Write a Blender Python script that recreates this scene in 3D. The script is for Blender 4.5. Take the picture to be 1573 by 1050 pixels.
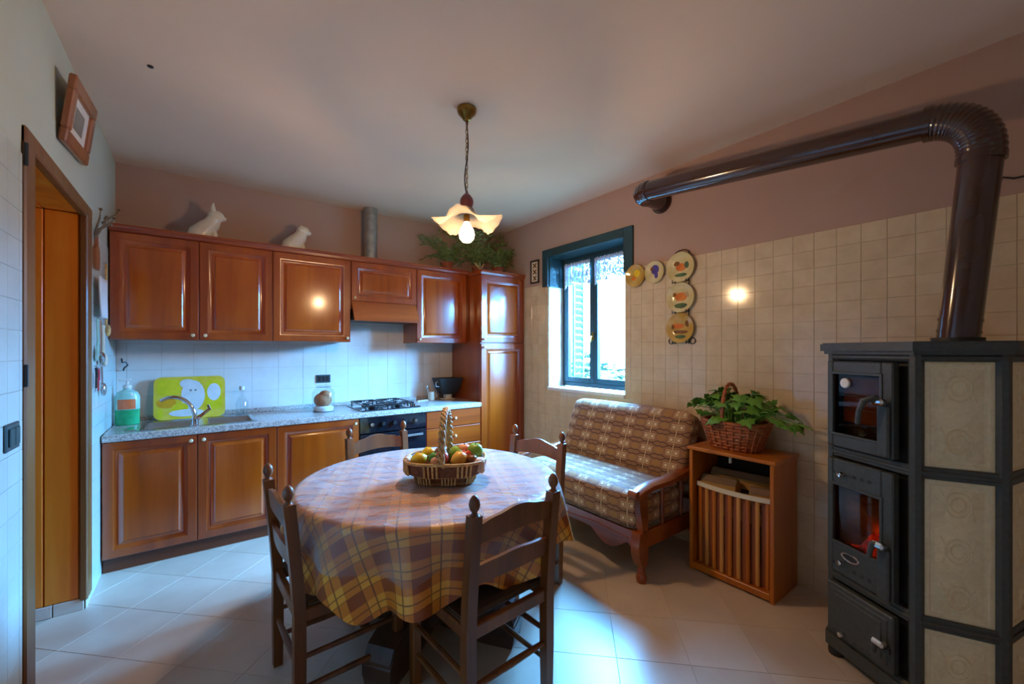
import bpy, math, random
from mathutils import Vector, Matrix
random.seed(7)
PI = math.pi
for o in list(bpy.data.objects):
    bpy.data.objects.remove(o, do_unlink=True)
scene = bpy.context.scene
COL = scene.collection

# ------------------------------------------------------------------ camera, sky, exposure
YAW = 0.6445
F_PX = 635.7
cam_d = bpy.data.cameras.new('camera')
cam = bpy.data.objects.new('camera', cam_d)
COL.objects.link(cam)
cam.location = (0, 0, 1.42)
cam.rotation_euler = (PI / 2, 0, -YAW)
cam_d.sensor_fit = 'HORIZONTAL'
cam_d.sensor_width = 36.0
cam_d.lens = 36.0 * F_PX / 1573.0
cam_d.shift_y = 13.2 / 1573.0
cam_d.clip_start = 0.02
scene.camera = cam

SKY_COL = (0.13, 0.46, 1.0, 1)
SKY_STR = 560.0
LAMP_W = 58.0
LAMP_COL = (1.0, 0.63, 0.33)
world = bpy.data.worlds.new('sky')
scene.world = world
world.use_nodes = True
bg = world.node_tree.nodes['Background']
bg.inputs['Color'].default_value = SKY_COL
bg.inputs['Strength'].default_value = SKY_STR

scene.view_settings.view_transform = 'Standard'
scene.view_settings.look = 'None'
scene.view_settings.gamma = 1.0
scene.view_settings.use_curve_mapping = False
scene.view_settings.exposure = -0.5
scene.cycles.use_denoising = True
scene.cycles.max_bounces = 10
scene.cycles.diffuse_bounces = 6
scene.cycles.transparent_max_bounces = 16
scene.cycles.sample_clamp_indirect = 6.0
scene.cycles.caustics_reflective = False
scene.cycles.caustics_refractive = False

portal_d = bpy.data.lights.new('window_sky_portal', 'AREA')
portal_d.shape = 'RECTANGLE'
portal_d.size = 0.97
portal_d.size_y = 1.36
portal_d.cycles.is_portal = True
portal = bpy.data.objects.new('window_sky_portal', portal_d)
COL.objects.link(portal)
portal.location = (3.19, 2.735, 1.72)
portal.rotation_euler = (PI / 2, 0, PI / 2)

# room numbers (metres): camera stands at x=0, y=0
XL, XR, YB, HC, YREAR = -0.51, 2.90, 4.24, 2.824, -1.3

# ------------------------------------------------------------------ materials
def srgb(r, g, b):
    f = lambda c: (c / 255.0 / 12.92) if c / 255.0 <= 0.04045 else ((c / 255.0 + 0.055) / 1.055) ** 2.4
    return (f(r), f(g), f(b), 1.0)

class NT:
    def __init__(self, name):
        self.m = bpy.data.materials.new(name)
        self.m.use_nodes = True
        self.t = self.m.node_tree
        self.b = self.t.nodes['Principled BSDF']
    def n(self, typ, **kw):
        nd = self.t.nodes.new(typ)
        for k, v in kw.items():
            if k.startswith('i_'):
                nd.inputs[k[2:].replace('_', ' ')].default_value = v
            else:
                setattr(nd, k, v)
        return nd
    def l(self, a, b):
        self.t.links.new(a, b)
    def math(self, op, a, b=None, c=None):
        nd = self.t.nodes.new('ShaderNodeMath')
        nd.operation = op
        for i, x in enumerate((a, b, c)):
            if x is None:
                continue
            if isinstance(x, (int, float)):
                nd.inputs[i].default_value = x
            else:
                self.l(x, nd.inputs[i])
        return nd.outputs[0]
    def mix(self, fac, a, b):
        nd = self.t.nodes.new('ShaderNodeMix')
        nd.data_type = 'RGBA'
        for s, x in ((nd.inputs[0], fac), (nd.inputs[6], a), (nd.inputs[7], b)):
            if isinstance(x, (int, float)):
                s.default_value = x
            elif isinstance(x, tuple):
                s.default_value = x
            else:
                self.l(x, s)
        return nd.outputs[2]
    def bump(self, h, strength=0.2, dist=0.01):
        nd = self.n('ShaderNodeBump')
        nd.inputs['Strength'].default_value = strength
        nd.inputs['Distance'].default_value = dist
        self.l(h, nd.inputs['Height'])
        self.l(nd.outputs[0], self.b.inputs['Normal'])
    def coord(self, out='Object', scale=(1, 1, 1), rot=(0, 0, 0)):
        tc = self.n('ShaderNodeTexCoord')
        mp = self.n('ShaderNodeMapping')
        mp.inputs['Scale'].default_value = scale
        mp.inputs['Rotation'].default_value = rot
        self.l(tc.outputs[out], mp.inputs['Vector'])
        return mp.outputs[0]
    def noise(self, vec, scale, detail=3, rough=0.5, dist=0.0):
        nd = self.n('ShaderNodeTexNoise')
        nd.inputs['Scale'].default_value = scale
        nd.inputs['Detail'].default_value = detail
        nd.inputs['Roughness'].default_value = rough
        nd.inputs['Distortion'].default_value = dist
        if vec is not None:
            self.l(vec, nd.inputs['Vector'])
        return nd.outputs['Fac']
    def ramp(self, fac, stops):
        nd = self.n('ShaderNodeValToRGB')
        cr = nd.color_ramp
        while len(cr.elements) < len(stops):
            cr.elements.new(0.5)
        for e, (p, c) in zip(cr.elements, stops):
            e.position = p
            e.color = c
        self.l(fac, nd.inputs[0])
        return nd.outputs[0]

def plain(name, col, rough=0.5, metal=0.0, coat=0.0, spec=0.5, var=0.08, nscale=14.0, bump=0.0):
    k = NT(name)
    v = k.noise(k.coord(), nscale, 4)
    d = tuple(c * (1 - var * 2) for c in col[:3]) + (1,)
    u = tuple(min(1, c * (1 + var)) for c in col[:3]) + (1,)
    k.l(k.ramp(v, [(0.3, d), (0.7, u)]), k.b.inputs['Base Color'])
    k.b.inputs['Roughness'].default_value = rough
    k.b.inputs['Metallic'].default_value = metal
    k.b.inputs['Coat Weight'].default_value = coat
    k.b.inputs['Coat Roughness'].default_value = 0.12
    k.b.inputs['Specular IOR Level'].default_value = spec
    if bump:
        k.bump(v, bump, 0.004)
    return k.m

def wood(name, dark, mid, light, axis='z', rough=0.35, coat=0.35, gscale=26.0):
    k = NT(name)
    sc = {'z': (1, 1, 0.07), 'x': (0.07, 1, 1), 'y': (1, 0.07, 1)}[axis]
    vec = k.coord('Object', sc)
    rnd = k.n('ShaderNodeObjectInfo').outputs['Random']
    add = k.n('ShaderNodeVectorMath', operation='ADD')
    k.l(vec, add.inputs[0])
    k.l(k.math('MULTIPLY', rnd, 7.0), add.inputs[1])
    v = add.outputs[0]
    a = k.noise(v, gscale, 5, 0.6, 0.6)
    b = k.noise(v, gscale * 0.28, 3, 0.5, 0.9)
    f = k.math('ADD', k.math('MULTIPLY', a, 0.5), k.math('MULTIPLY', b, 0.5))
    k.l(k.ramp(f, [(0.34, dark), (0.5, mid), (0.66, light)]), k.b.inputs['Base Color'])
    k.b.inputs['Roughness'].default_value = rough
    k.b.inputs['Coat Weight'].default_value = coat
    k.b.inputs['Coat Roughness'].default_value = 0.15
    k.bump(a, 0.08, 0.002)
    return k.m

M = {}
M['cherry'] = wood('cherry_wood', srgb(110, 36, 3), srgb(146, 54, 4), srgb(168, 72, 8), 'z', 0.3, 0.8, 9.0)
M['cherry_panel'] = wood('cherry_panel_wood', srgb(126, 44, 2), srgb(164, 66, 3), srgb(188, 86, 7), 'z', 0.24, 0.9, 7.0)
M['cherry_x'] = wood('cherry_rail_wood', srgb(110, 36, 3), srgb(146, 54, 4), srgb(168, 72, 8), 'x', 0.3, 0.7, 9.0)
M['plinth'] = wood('plinth_wood', srgb(88, 36, 10), srgb(110, 50, 16), srgb(125, 62, 20), 'x', 0.45, 0.1, 9.0)
M['plank'] = wood('door_plank_wood', srgb(206, 104, 20), srgb(236, 136, 36), srgb(248, 164, 60), 'z', 0.4, 0.15, 10.0)
M['casing'] = wood('door_casing_wood', srgb(92, 54, 22), srgb(122, 76, 34), srgb(140, 92, 46), 'z', 0.45, 0.1, 12.0)
M['chairwood'] = wood('chair_wood', srgb(80, 40, 12), srgb(116, 62, 20), srgb(138, 80, 30), 'z', 0.42, 0.12, 16.0)
M['chairrush'] = plain('chair_seat_rush', srgb(70, 50, 34), 0.6, bump=0.3, nscale=60)
M['tablewood'] = wood('table_wood', srgb(52, 34, 24), srgb(72, 48, 32), srgb(88, 60, 40), 'z', 0.4, 0.2, 14.0)
M['sofawood'] = wood('sofa_wood', srgb(104, 44, 14), srgb(138, 64, 22), srgb(156, 80, 32), 'y', 0.3, 0.4, 10.0)
M['boxwood'] = wood('log_box_wood', srgb(150, 74, 8), srgb(180, 96, 14), srgb(200, 116, 26), 'z', 0.35, 0.3, 9.0)
M['frameswood'] = wood('picture_frame_wood', srgb(110, 56, 22), srgb(146, 80, 38), srgb(164, 98, 52), 'z', 0.4, 0.2, 14.0)
M['slat_a'] = wood('slat_light_wood', srgb(176, 110, 44), srgb(200, 136, 62), srgb(214, 152, 80), 'z', 0.45, 0.1, 12.0)
M['slat_b'] = wood('slat_red_wood', srgb(112, 50, 20), srgb(140, 68, 30), srgb(156, 84, 42), 'z', 0.45, 0.1, 12.0)
M['log'] = wood('firewood', srgb(150, 104, 44), srgb(182, 134, 66), srgb(200, 154, 86), 'y', 0.8, 0.0, 20.0)
M['bark'] = wood('firewood_bark', srgb(96, 74, 52), srgb(126, 100, 74), srgb(146, 118, 90), 'y', 0.9, 0.0, 24.0)
M['wallpaint'] = plain('pink_beige_wall_paint', srgb(178, 146, 130), 0.85, var=0.02, nscale=3, spec=0.2)
M['leftpaint'] = plain('cream_wall_paint', srgb(190, 202, 192), 0.8, var=0.02, nscale=3, spec=0.2)
M['ceiling'] = plain('ceiling_paint', srgb(224, 202, 184), 0.9, var=0.03, nscale=1.2, spec=0.2)
M['grout'] = plain('grout', srgb(198, 176, 146), 0.9, var=0.05)
M['floorgrout'] = plain('floor_grout', srgb(184, 164, 146), 0.9, var=0.05)
M['granite'] = None
M['steel'] = plain('brushed_steel', srgb(200, 200, 200), 0.22, 1.0, var=0.04, nscale=40)
M['chrome'] = plain('chrome', srgb(225, 225, 228), 0.07, 1.0, var=0.01)
M['brass'] = plain('antique_brass', srgb(150, 112, 52), 0.3, 1.0, var=0.15)
M['iron'] = plain('stove_cast_iron', srgb(66, 68, 62), 0.45, 0.0, var=0.12, nscale=60, bump=0.08)
M['irondark'] = plain('stove_dark_iron', srgb(34, 34, 32), 0.5, 0.0, var=0.1, nscale=40)
M['enamel'] = plain('brown_enamel', srgb(62, 33, 21), 0.17, 0.0, coat=0.6, var=0.08, nscale=5)
M['black'] = plain('black_plastic', srgb(28, 28, 30), 0.35, var=0.05)
M['blackglass'] = plain('black_glass', srgb(16, 20, 26), 0.06, coat=0.5, var=0.02)
M['white'] = plain('white_ceramic', srgb(232, 228, 220), 0.25, coat=0.2, var=0.02)
M['offwhite'] = plain('offwhite_plastic', srgb(222, 206, 180), 0.4, var=0.03)
M['knob'] = plain('cream_ceramic_knob', srgb(226, 200, 160), 0.2, coat=0.3, var=0.05)
M['teal'] = plain('dark_teal_paint', srgb(38, 66, 70), 0.35, coat=0.1, var=0.06)
M['shutter'] = plain('teal_shutter_paint', srgb(60, 120, 126), 0.5, var=0.06)
M['sill'] = plain('white_marble_sill', srgb(226, 220, 214), 0.3, var=0.04, nscale=6)
M['reveal'] = plain('white_reveal_paint', srgb(232, 228, 222), 0.8, var=0.02)
M['switch'] = plain('dark_switch_plate', srgb(54, 74, 78), 0.35, var=0.04)
M['duct'] = plain('grey_duct', srgb(168, 166, 160), 0.35, 0.6, var=0.12, nscale=18)
M['wicker'] = plain('wicker', srgb(150, 96, 50), 0.6, var=0.22, nscale=50, bump=0.4)
M['wickerdark'] = plain('dark_wicker', srgb(112, 64, 30), 0.65, var=0.25, nscale=60, bump=0.5)
M['wickerred'] = plain('reddish_wicker', srgb(166, 88, 44), 0.55, var=0.2, nscale=50, bump=0.4)
M['straw'] = plain('pale_straw', srgb(204, 158, 96), 0.6, var=0.2, nscale=60, bump=0.3)
M['ribbon'] = plain('cream_cloth_ribbon', srgb(206, 176, 150), 0.8, var=0.06)
M['wood_knob'] = plain('plum_turned_wood', srgb(120, 58, 62), 0.3, coat=0.3, var=0.1)
M['figurine'] = plain('white_glazed_figurine', srgb(226, 220, 206), 0.3, coat=0.3, var=0.05)
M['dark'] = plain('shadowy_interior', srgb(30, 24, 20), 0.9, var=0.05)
M['paper'] = plain('white_paper', srgb(222, 226, 228), 0.8, var=0.03)
M['skyscreen'] = plain('sky_screen_pale', srgb(176, 172, 176), 0.9, var=0.04, nscale=2)
M['hedge'] = plain('hedge_leaf', srgb(10, 36, 8), 0.6, var=0.25, nscale=6)
M['extground'] = plain('exterior_ground', srgb(90, 100, 78), 0.9, var=0.1)
M['leaf'] = plain('ivy_leaf', srgb(104, 156, 56), 0.35, var=0.3, nscale=20)
M['fern'] = plain('fern_leaf', srgb(128, 146, 78), 0.5, var=0.3, nscale=30)
M['twig'] = plain('dry_twig', srgb(120, 104, 82), 0.8, var=0.2)
M['terracotta'] = plain('terracotta', srgb(160, 84, 52), 0.7, var=0.1)

def granite():
    k = NT('speckled_granite')
    v = k.coord()
    a = k.noise(v, 90, 4, 0.7)
    b = k.n('ShaderNodeTexVoronoi')
    b.inputs['Scale'].default_value = 140
    k.l(v, b.inputs['Vector'])
    base = k.ramp(a, [(0.35, srgb(120, 110, 104)), (0.5, srgb(184, 176, 168)), (0.65, srgb(214, 206, 198))])
    k.l(k.mix(k.math('LESS_THAN', b.outputs['Distance'], 0.22), base, srgb(92, 84, 80)), k.b.inputs['Base Color'])
    k.b.inputs['Roughness'].default_value = 0.14
    return k.m
M['granite'] = granite()

def tilemat(name, c0, c1, rough, nsc=9.0, var=0.12, coat=0.0):
    k = NT(name)
    rnd = k.n('ShaderNodeObjectInfo').outputs['Random']
    tc = k.n('ShaderNodeNewGeometry').outputs['Position']
    a = k.noise(tc, nsc, 4, 0.6)
    f = k.math('ADD', k.math('MULTIPLY', rnd, var), k.math('MULTIPLY', a, 1 - var))
    k.l(k.ramp(f, [(0.3, c0), (0.7, c1)]), k.b.inputs['Base Color'])
    k.b.inputs['Roughness'].default_value = rough
    k.b.inputs['Coat Weight'].default_value = coat
    k.bump(k.noise(tc, 30, 2), 0.03, 0.002)
    return k.m
M['walltile'] = tilemat('cream_wall_tile', srgb(198, 174, 142), srgb(216, 194, 162), 0.12)
M['lefttile'] = tilemat('pale_wall_tile', srgb(186, 200, 196), srgb(196, 210, 206), 0.3, 5)
M['splash'] = tilemat('white_splashback_tile', srgb(214, 212, 206), srgb(228, 226, 220), 0.14, 5)
M['floortile'] = tilemat('pale_floor_tile', srgb(192, 170, 150), srgb(208, 188, 168), 0.3, 3.5, 0.2)
M['skirt'] = tilemat('skirting_tile', srgb(200, 194, 184), srgb(216, 210, 200), 0.25, 6)

def glassmat(name, tint=(0.95, 0.98, 0.98, 1), gloss=0.05, edge=0.5):
    k = NT(name)
    tr = k.n('ShaderNodeBsdfTransparent')
    tr.inputs[0].default_value = tint
    gl = k.n('ShaderNodeBsdfGlossy')
    gl.inputs['Roughness'].default_value = 0.02
    lw = k.n('ShaderNodeLayerWeight')
    lw.inputs['Blend'].default_value = 0.5
    fr = k.math('ADD', gloss, k.math('MULTIPLY', k.math('POWER', lw.outputs['Facing'], 4.0), edge))
    mx = k.n('ShaderNodeMixShader')
    k.l(fr, mx.inputs[0])
    k.l(tr.outputs[0], mx.inputs[1])
    k.l(gl.outputs[0], mx.inputs[2])
    k.l(mx.outputs[0], k.t.nodes['Material Output'].inputs[0])
    return k.m
M['glass'] = glassmat('window_glass')
M['bottleglass'] = glassmat('bottle_glass', (0.93, 0.97, 0.98, 1), 0.07)
M['smokeglass'] = glassmat('oven_door_glass', (0.72, 0.55, 0.38, 1), 0.02, 0.1)

def shade():
    k = NT('frosted_white_glass_shade')
    df = k.n('ShaderNodeBsdfDiffuse')
    df.inputs[0].default_value = (0.42, 0.38, 0.32, 1)
    tl = k.n('ShaderNodeBsdfTranslucent')
    tl.inputs[0].default_value = (0.45, 0.40, 0.33, 1)
    tr = k.n('ShaderNodeBsdfTransparent')
    m1 = k.n('ShaderNodeMixShader')
    m1.inputs[0].default_value = 0.55
    k.l(df.outputs[0], m1.inputs[1]); k.l(tl.outputs[0], m1.inputs[2])
    m2 = k.n('ShaderNodeMixShader')
    m2.inputs[0].default_value = 0.55
    k.l(m1.outputs[0], m2.inputs[1]); k.l(tr.outputs[0], m2.inputs[2])
    k.l(m2.outputs[0], k.t.nodes['Material Output'].inputs[0])
    return k.m
M['shade'] = shade()

def lace():
    k = NT('white_lace')
    v = k.coord('UV', (1, 1, 1))
    vo = k.n('ShaderNodeTexVoronoi')
    vo.inputs['Scale'].default_value = 90
    k.l(v, vo.inputs['Vector'])
    hole = k.math('LESS_THAN', vo.outputs['Distance'], 0.34)
    df = k.n('ShaderNodeBsdfDiffuse'); df.inputs[0].default_value = (0.85, 0.88, 0.9, 1)
    tl = k.n('ShaderNodeBsdfTranslucent'); tl.inputs[0].default_value = (0.22, 0.3, 0.36, 1)
    m1 = k.n('ShaderNodeMixShader'); m1.inputs[0].default_value = 0.45
    k.l(df.outputs[0], m1.inputs[1]); k.l(tl.outputs[0], m1.inputs[2])
    tr = k.n('ShaderNodeBsdfTransparent')
    m2 = k.n('ShaderNodeMixShader')
    k.l(k.math('MULTIPLY', hole, 0.6), m2.inputs[0])
    k.l(m1.outputs[0], m2.inputs[1]); k.l(tr.outputs[0], m2.inputs[2])
    k.l(m2.outputs[0], k.t.nodes['Material Output'].inputs[0])
    return k.m
M['lace'] = lace()

def emit(name, col, st):
    k = NT(name)
    e = k.n('ShaderNodeEmission')
    e.inputs[0].default_value = col
    e.inputs[1].default_value = st
    k.l(e.outputs[0], k.t.nodes['Material Output'].inputs[0])
    return k.m
M['bulb'] = emit('glowing_bulb', (1.0, 0.90, 0.74, 1), 3.0)

def ember():
    k = NT('glowing_embers')
    a = k.noise(k.coord(), 22, 4, 0.7)
    k.l(k.ramp(a, [(0.38, (0.03, 0.004, 0.001, 1)), (0.56, (0.5, 0.02, 0.004, 1)), (0.75, (1.0, 0.16, 0.05, 1))]), k.b.inputs['Emission Color'])
    k.b.inputs['Emission Strength'].default_value = 1.1
    k.b.inputs['Base Color'].default_value = (0.03, 0.01, 0.008, 1)
    return k.m
M['ember'] = ember()

def plaid():
    k = NT('plaid_oilcloth')
    uv = k.coord('UV')
    sp = k.n('ShaderNodeSeparateXYZ')
    k.l(uv, sp.inputs[0])
    def bands(s, P):
        f = k.math('FRACT', k.math('DIVIDE', k.math('ADD', s, 10.0), P))
        band = k.math('LESS_THAN', f, 0.46)
        l1 = k.math('LESS_THAN', k.math('ABSOLUTE', k.math('SUBTRACT', f, 0.73)), 0.022)
        l2 = k.math('LESS_THAN', k.math('ABSOLUTE', k.math('SUBTRACT', f, 0.47)), 0.014)
        return band, k.math('MAXIMUM', l1, l2)
    bx, lx = bands(sp.outputs[0], 0.165)
    by, ly = bands(sp.outputs[1], 0.104)
    s = k.math('MULTIPLY', k.math('ADD', bx, by), 0.5)
    col = k.ramp(s, [(0.0, srgb(246, 168, 52)), (0.5, srgb(218, 124, 22)), (1.0, srgb(150, 66, 10))])
    w = k.noise(uv, 300, 2)
    col = k.mix(k.math('MULTIPLY', w, 0.18), col, srgb(120, 70, 20))
    col = k.mix(k.math('MULTIPLY', k.math('MAXIMUM', lx, ly), 0.75), col, srgb(70, 30, 14))
    k.l(col, k.b.inputs['Base Color'])
    k.b.inputs['Roughness'].default_value = 0.5
    k.b.inputs['Coat Weight'].default_value = 0.25
    k.b.inputs['Coat Roughness'].default_value = 0.24
    k.b.inputs['Coat IOR'].default_value = 1.9
    k.bump(k.noise(uv, 9, 3), 0.2, 0.02)
    wr = k.n('ShaderNodeBump')
    wr.inputs['Strength'].default_value = 0.55
    wr.inputs['Distance'].default_value = 0.03
    k.l(k.noise(uv, 7, 4, 0.55, 0.8), wr.inputs['Height'])
    k.l(wr.outputs[0], k.b.inputs['Coat Normal'])
    return k.m
M['plaid'] = plaid()

def plastic():
    k = NT('clear_wrinkled_plastic')
    tr = k.n('ShaderNodeBsdfTransparent'); tr.inputs[0].default_value = (0.96, 0.96, 0.96, 1)
    k.b.inputs['Base Color'].default_value = (0.62, 0.62, 0.64, 1)
    k.b.inputs['Roughness'].default_value = 0.14
    k.b.inputs['Specular IOR Level'].default_value = 0.9
    wr = k.n('ShaderNodeBump')
    wr.inputs['Strength'].default_value = 0.6
    wr.inputs['Distance'].default_value = 0.025
    k.l(k.noise(k.coord(), 8, 4, 0.55, 0.9), wr.inputs['Height'])
    k.l(wr.outputs[0], k.b.inputs['Normal'])
    lw = k.n('ShaderNodeLayerWeight'); lw.inputs['Blend'].default_value = 0.5
    k.l(wr.outputs[0], lw.inputs['Normal'])
    mx = k.n('ShaderNodeMixShader')
    k.l(k.math('ADD', 0.1, k.math('MULTIPLY', k.math('POWER', lw.outputs['Facing'], 1.6), 0.66)), mx.inputs[0])
    k.l(tr.outputs[0], mx.inputs[1]); k.l(k.b.outputs[0], mx.inputs[2])
    k.l(mx.outputs[0], k.t.nodes['Material Output'].inputs[0])
    return k.m
M['plastic'] = plastic()

def sofafab():
    k = NT('patterned_sofa_fabric')
    uv = k.coord('UV', (1, 1, 1))
    sp = k.n('ShaderNodeSeparateXYZ')
    k.l(uv, sp.inputs[0])
    PX, PY = 0.20, 0.084
    fx = k.math('SUBTRACT', k.math('FRACT', k.math('DIVIDE', k.math('ADD', sp.outputs[0], 10), PX)), 0.5)
    fy = k.math('SUBTRACT', k.math('FRACT', k.math('DIVIDE', k.math('ADD', sp.outputs[1], 10), PY)), 0.5)
    ax = k.math('MULTIPLY', k.math('ABSOLUTE', fx), PX)
    ay = k.math('MULTIPLY', k.math('ABSOLUTE', fy), PY)
    # pale framed squares on both sides of a vertical stem
    dx = k.math('ABSOLUTE', k.math('SUBTRACT', ax, 0.026))
    dsq = k.math('MAXIMUM', dx, ay)
    ring = k.math('MULTIPLY', k.math('LESS_THAN', dsq, 0.0185), k.math('GREATER_THAN', dsq, 0.0135))
    core = k.math('LESS_THAN', dsq, 0.0085)
    stem = k.math('LESS_THAN', ax, 0.0035)
    # dark wavy bars and ochre ovals between
    wave = k.math('ABSOLUTE', k.math('SUBTRACT', ay, k.math('ADD', 0.034, k.math('MULTIPLY', k.math('SINE', k.math('MULTIPLY', ax, 60)), 0.008))))
    bar = k.math('LESS_THAN', wave, 0.0035)
    ex = k.math('SUBTRACT', 0.10, ax)
    oval = k.math('LESS_THAN', k.math('ADD', k.math('POWER', k.math('DIVIDE', ex, 0.034), 2), k.math('POWER', k.math('DIVIDE', ay, 0.02), 2)), 1.0)
    col = k.mix(oval, srgb(150, 104, 68), srgb(166, 118, 60))
    col = k.mix(bar, col, srgb(80, 46, 28))
    col = k.mix(k.math('MAXIMUM', ring, stem), col, srgb(206, 174, 130))
    col = k.mix(core, col, srgb(232, 210, 170))
    w = k.noise(uv, 260, 2)
    col = k.mix(k.math('MULTIPLY', w, 0.35), col, srgb(96, 60, 36))
    k.l(col, k.b.inputs['Base Color'])
    k.b.inputs['Roughness'].default_value = 0.75
    k.b.inputs['Sheen Weight'].default_value = 0.15
    k.bump(w, 0.3, 0.003)
    return k.m
M['sofafab'] = sofafab()

def majolica():
    k = NT('cream_relief_tile')
    v = k.coord()
    vo = k.n('ShaderNodeTexVoronoi')
    vo.inputs['Scale'].default_value = 26
    k.l(v, vo.inputs['Vector'])
    n = k.noise(v, 30, 4, 0.6, 1.5)
    k.l(k.ramp(n, [(0.35, srgb(226, 202, 158)), (0.65, srgb(238, 216, 174))]), k.b.inputs['Base Color'])
    k.b.inputs['Roughness'].default_value = 0.4
    k.bump(k.math('ADD', n, vo.outputs['Distance']), 0.28, 0.004)
    return k.m
M['majolica'] = majolica()

def fruitmat(name, a, b, rough=0.35):
    k = NT(name)
    n = k.noise(k.coord(), 14, 3)
    k.l(k.ramp(n, [(0.35, a), (0.65, b)]), k.b.inputs['Base Color'])
    k.b.inputs['Roughness'].default_value = rough
    return k.m
M['f_yellow'] = fruitmat('yellow_fruit_skin', srgb(214, 170, 20), srgb(236, 200, 50))
M['f_green'] = fruitmat('green_fruit_skin', srgb(110, 150, 40), srgb(160, 186, 70))
M['f_dgreen'] = fruitmat('deep_green_fruit_skin', srgb(50, 110, 30), srgb(90, 150, 50))
M['f_red'] = fruitmat('red_fruit_skin', srgb(180, 36, 24), srgb(214, 84, 44))
M['f_peach'] = fruitmat('peach_fruit_skin', srgb(220, 120, 70), srgb(236, 170, 110), 0.5)
M['f_orange'] = fruitmat('orange_fruit_skin', srgb(226, 146, 40), srgb(238, 176, 70))
M['f_brown'] = fruitmat('brown_pear_skin', srgb(120, 66, 34), srgb(150, 92, 50))
M['soapgreen'] = fruitmat('green_soap', srgb(30, 150, 90), srgb(50, 170, 110), 0.2)
M['soapclear'] = fruitmat('pale_green_plastic', srgb(150, 196, 180), srgb(172, 210, 196), 0.2)
M['pagecol_orange'] = fruitmat('orange_print', srgb(216, 96, 50), srgb(226, 120, 70))
M['p_yellow'] = fruitmat('yellow_print', srgb(206, 190, 20), srgb(226, 206, 40))
M['p_lime'] = fruitmat('lime_print', srgb(214, 182, 40), srgb(226, 198, 70))
M['p_white'] = fruitmat('white_print', srgb(206, 210, 206), srgb(222, 224, 220))
M['p_orange'] = fruitmat('amber_print', srgb(206, 140, 20), srgb(226, 160, 30))
M['p_grey'] = fruitmat('grey_print', srgb(120, 120, 110), srgb(140, 140, 130))
M['p_blue'] = fruitmat('blue_violet_glaze', srgb(60, 50, 120), srgb(84, 70, 150))
M['plate'] = fruitmat('cream_plate_glaze', srgb(196, 176, 120), srgb(214, 196, 146), 0.15)
M['plate_ochre'] = fruitmat('ochre_plate_glaze', srgb(176, 136, 60), srgb(200, 160, 84), 0.15)
M['g_green'] = fruitmat('green_glaze', srgb(60, 84, 60), srgb(90, 110, 70), 0.15)
M['g_orange'] = fruitmat('orange_glaze', srgb(206, 106, 40), srgb(220, 130, 60), 0.15)
M['g_brown'] = fruitmat('brown_glaze', srgb(110, 70, 34), srgb(140, 92, 46), 0.15)
M['redplastic'] = fruitmat('red_plastic', srgb(186, 40, 60), srgb(200, 60, 80), 0.3)
M['bread'] = fruitmat('brown_filling', srgb(150, 92, 56), srgb(200, 136, 92), 0.8)

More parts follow.
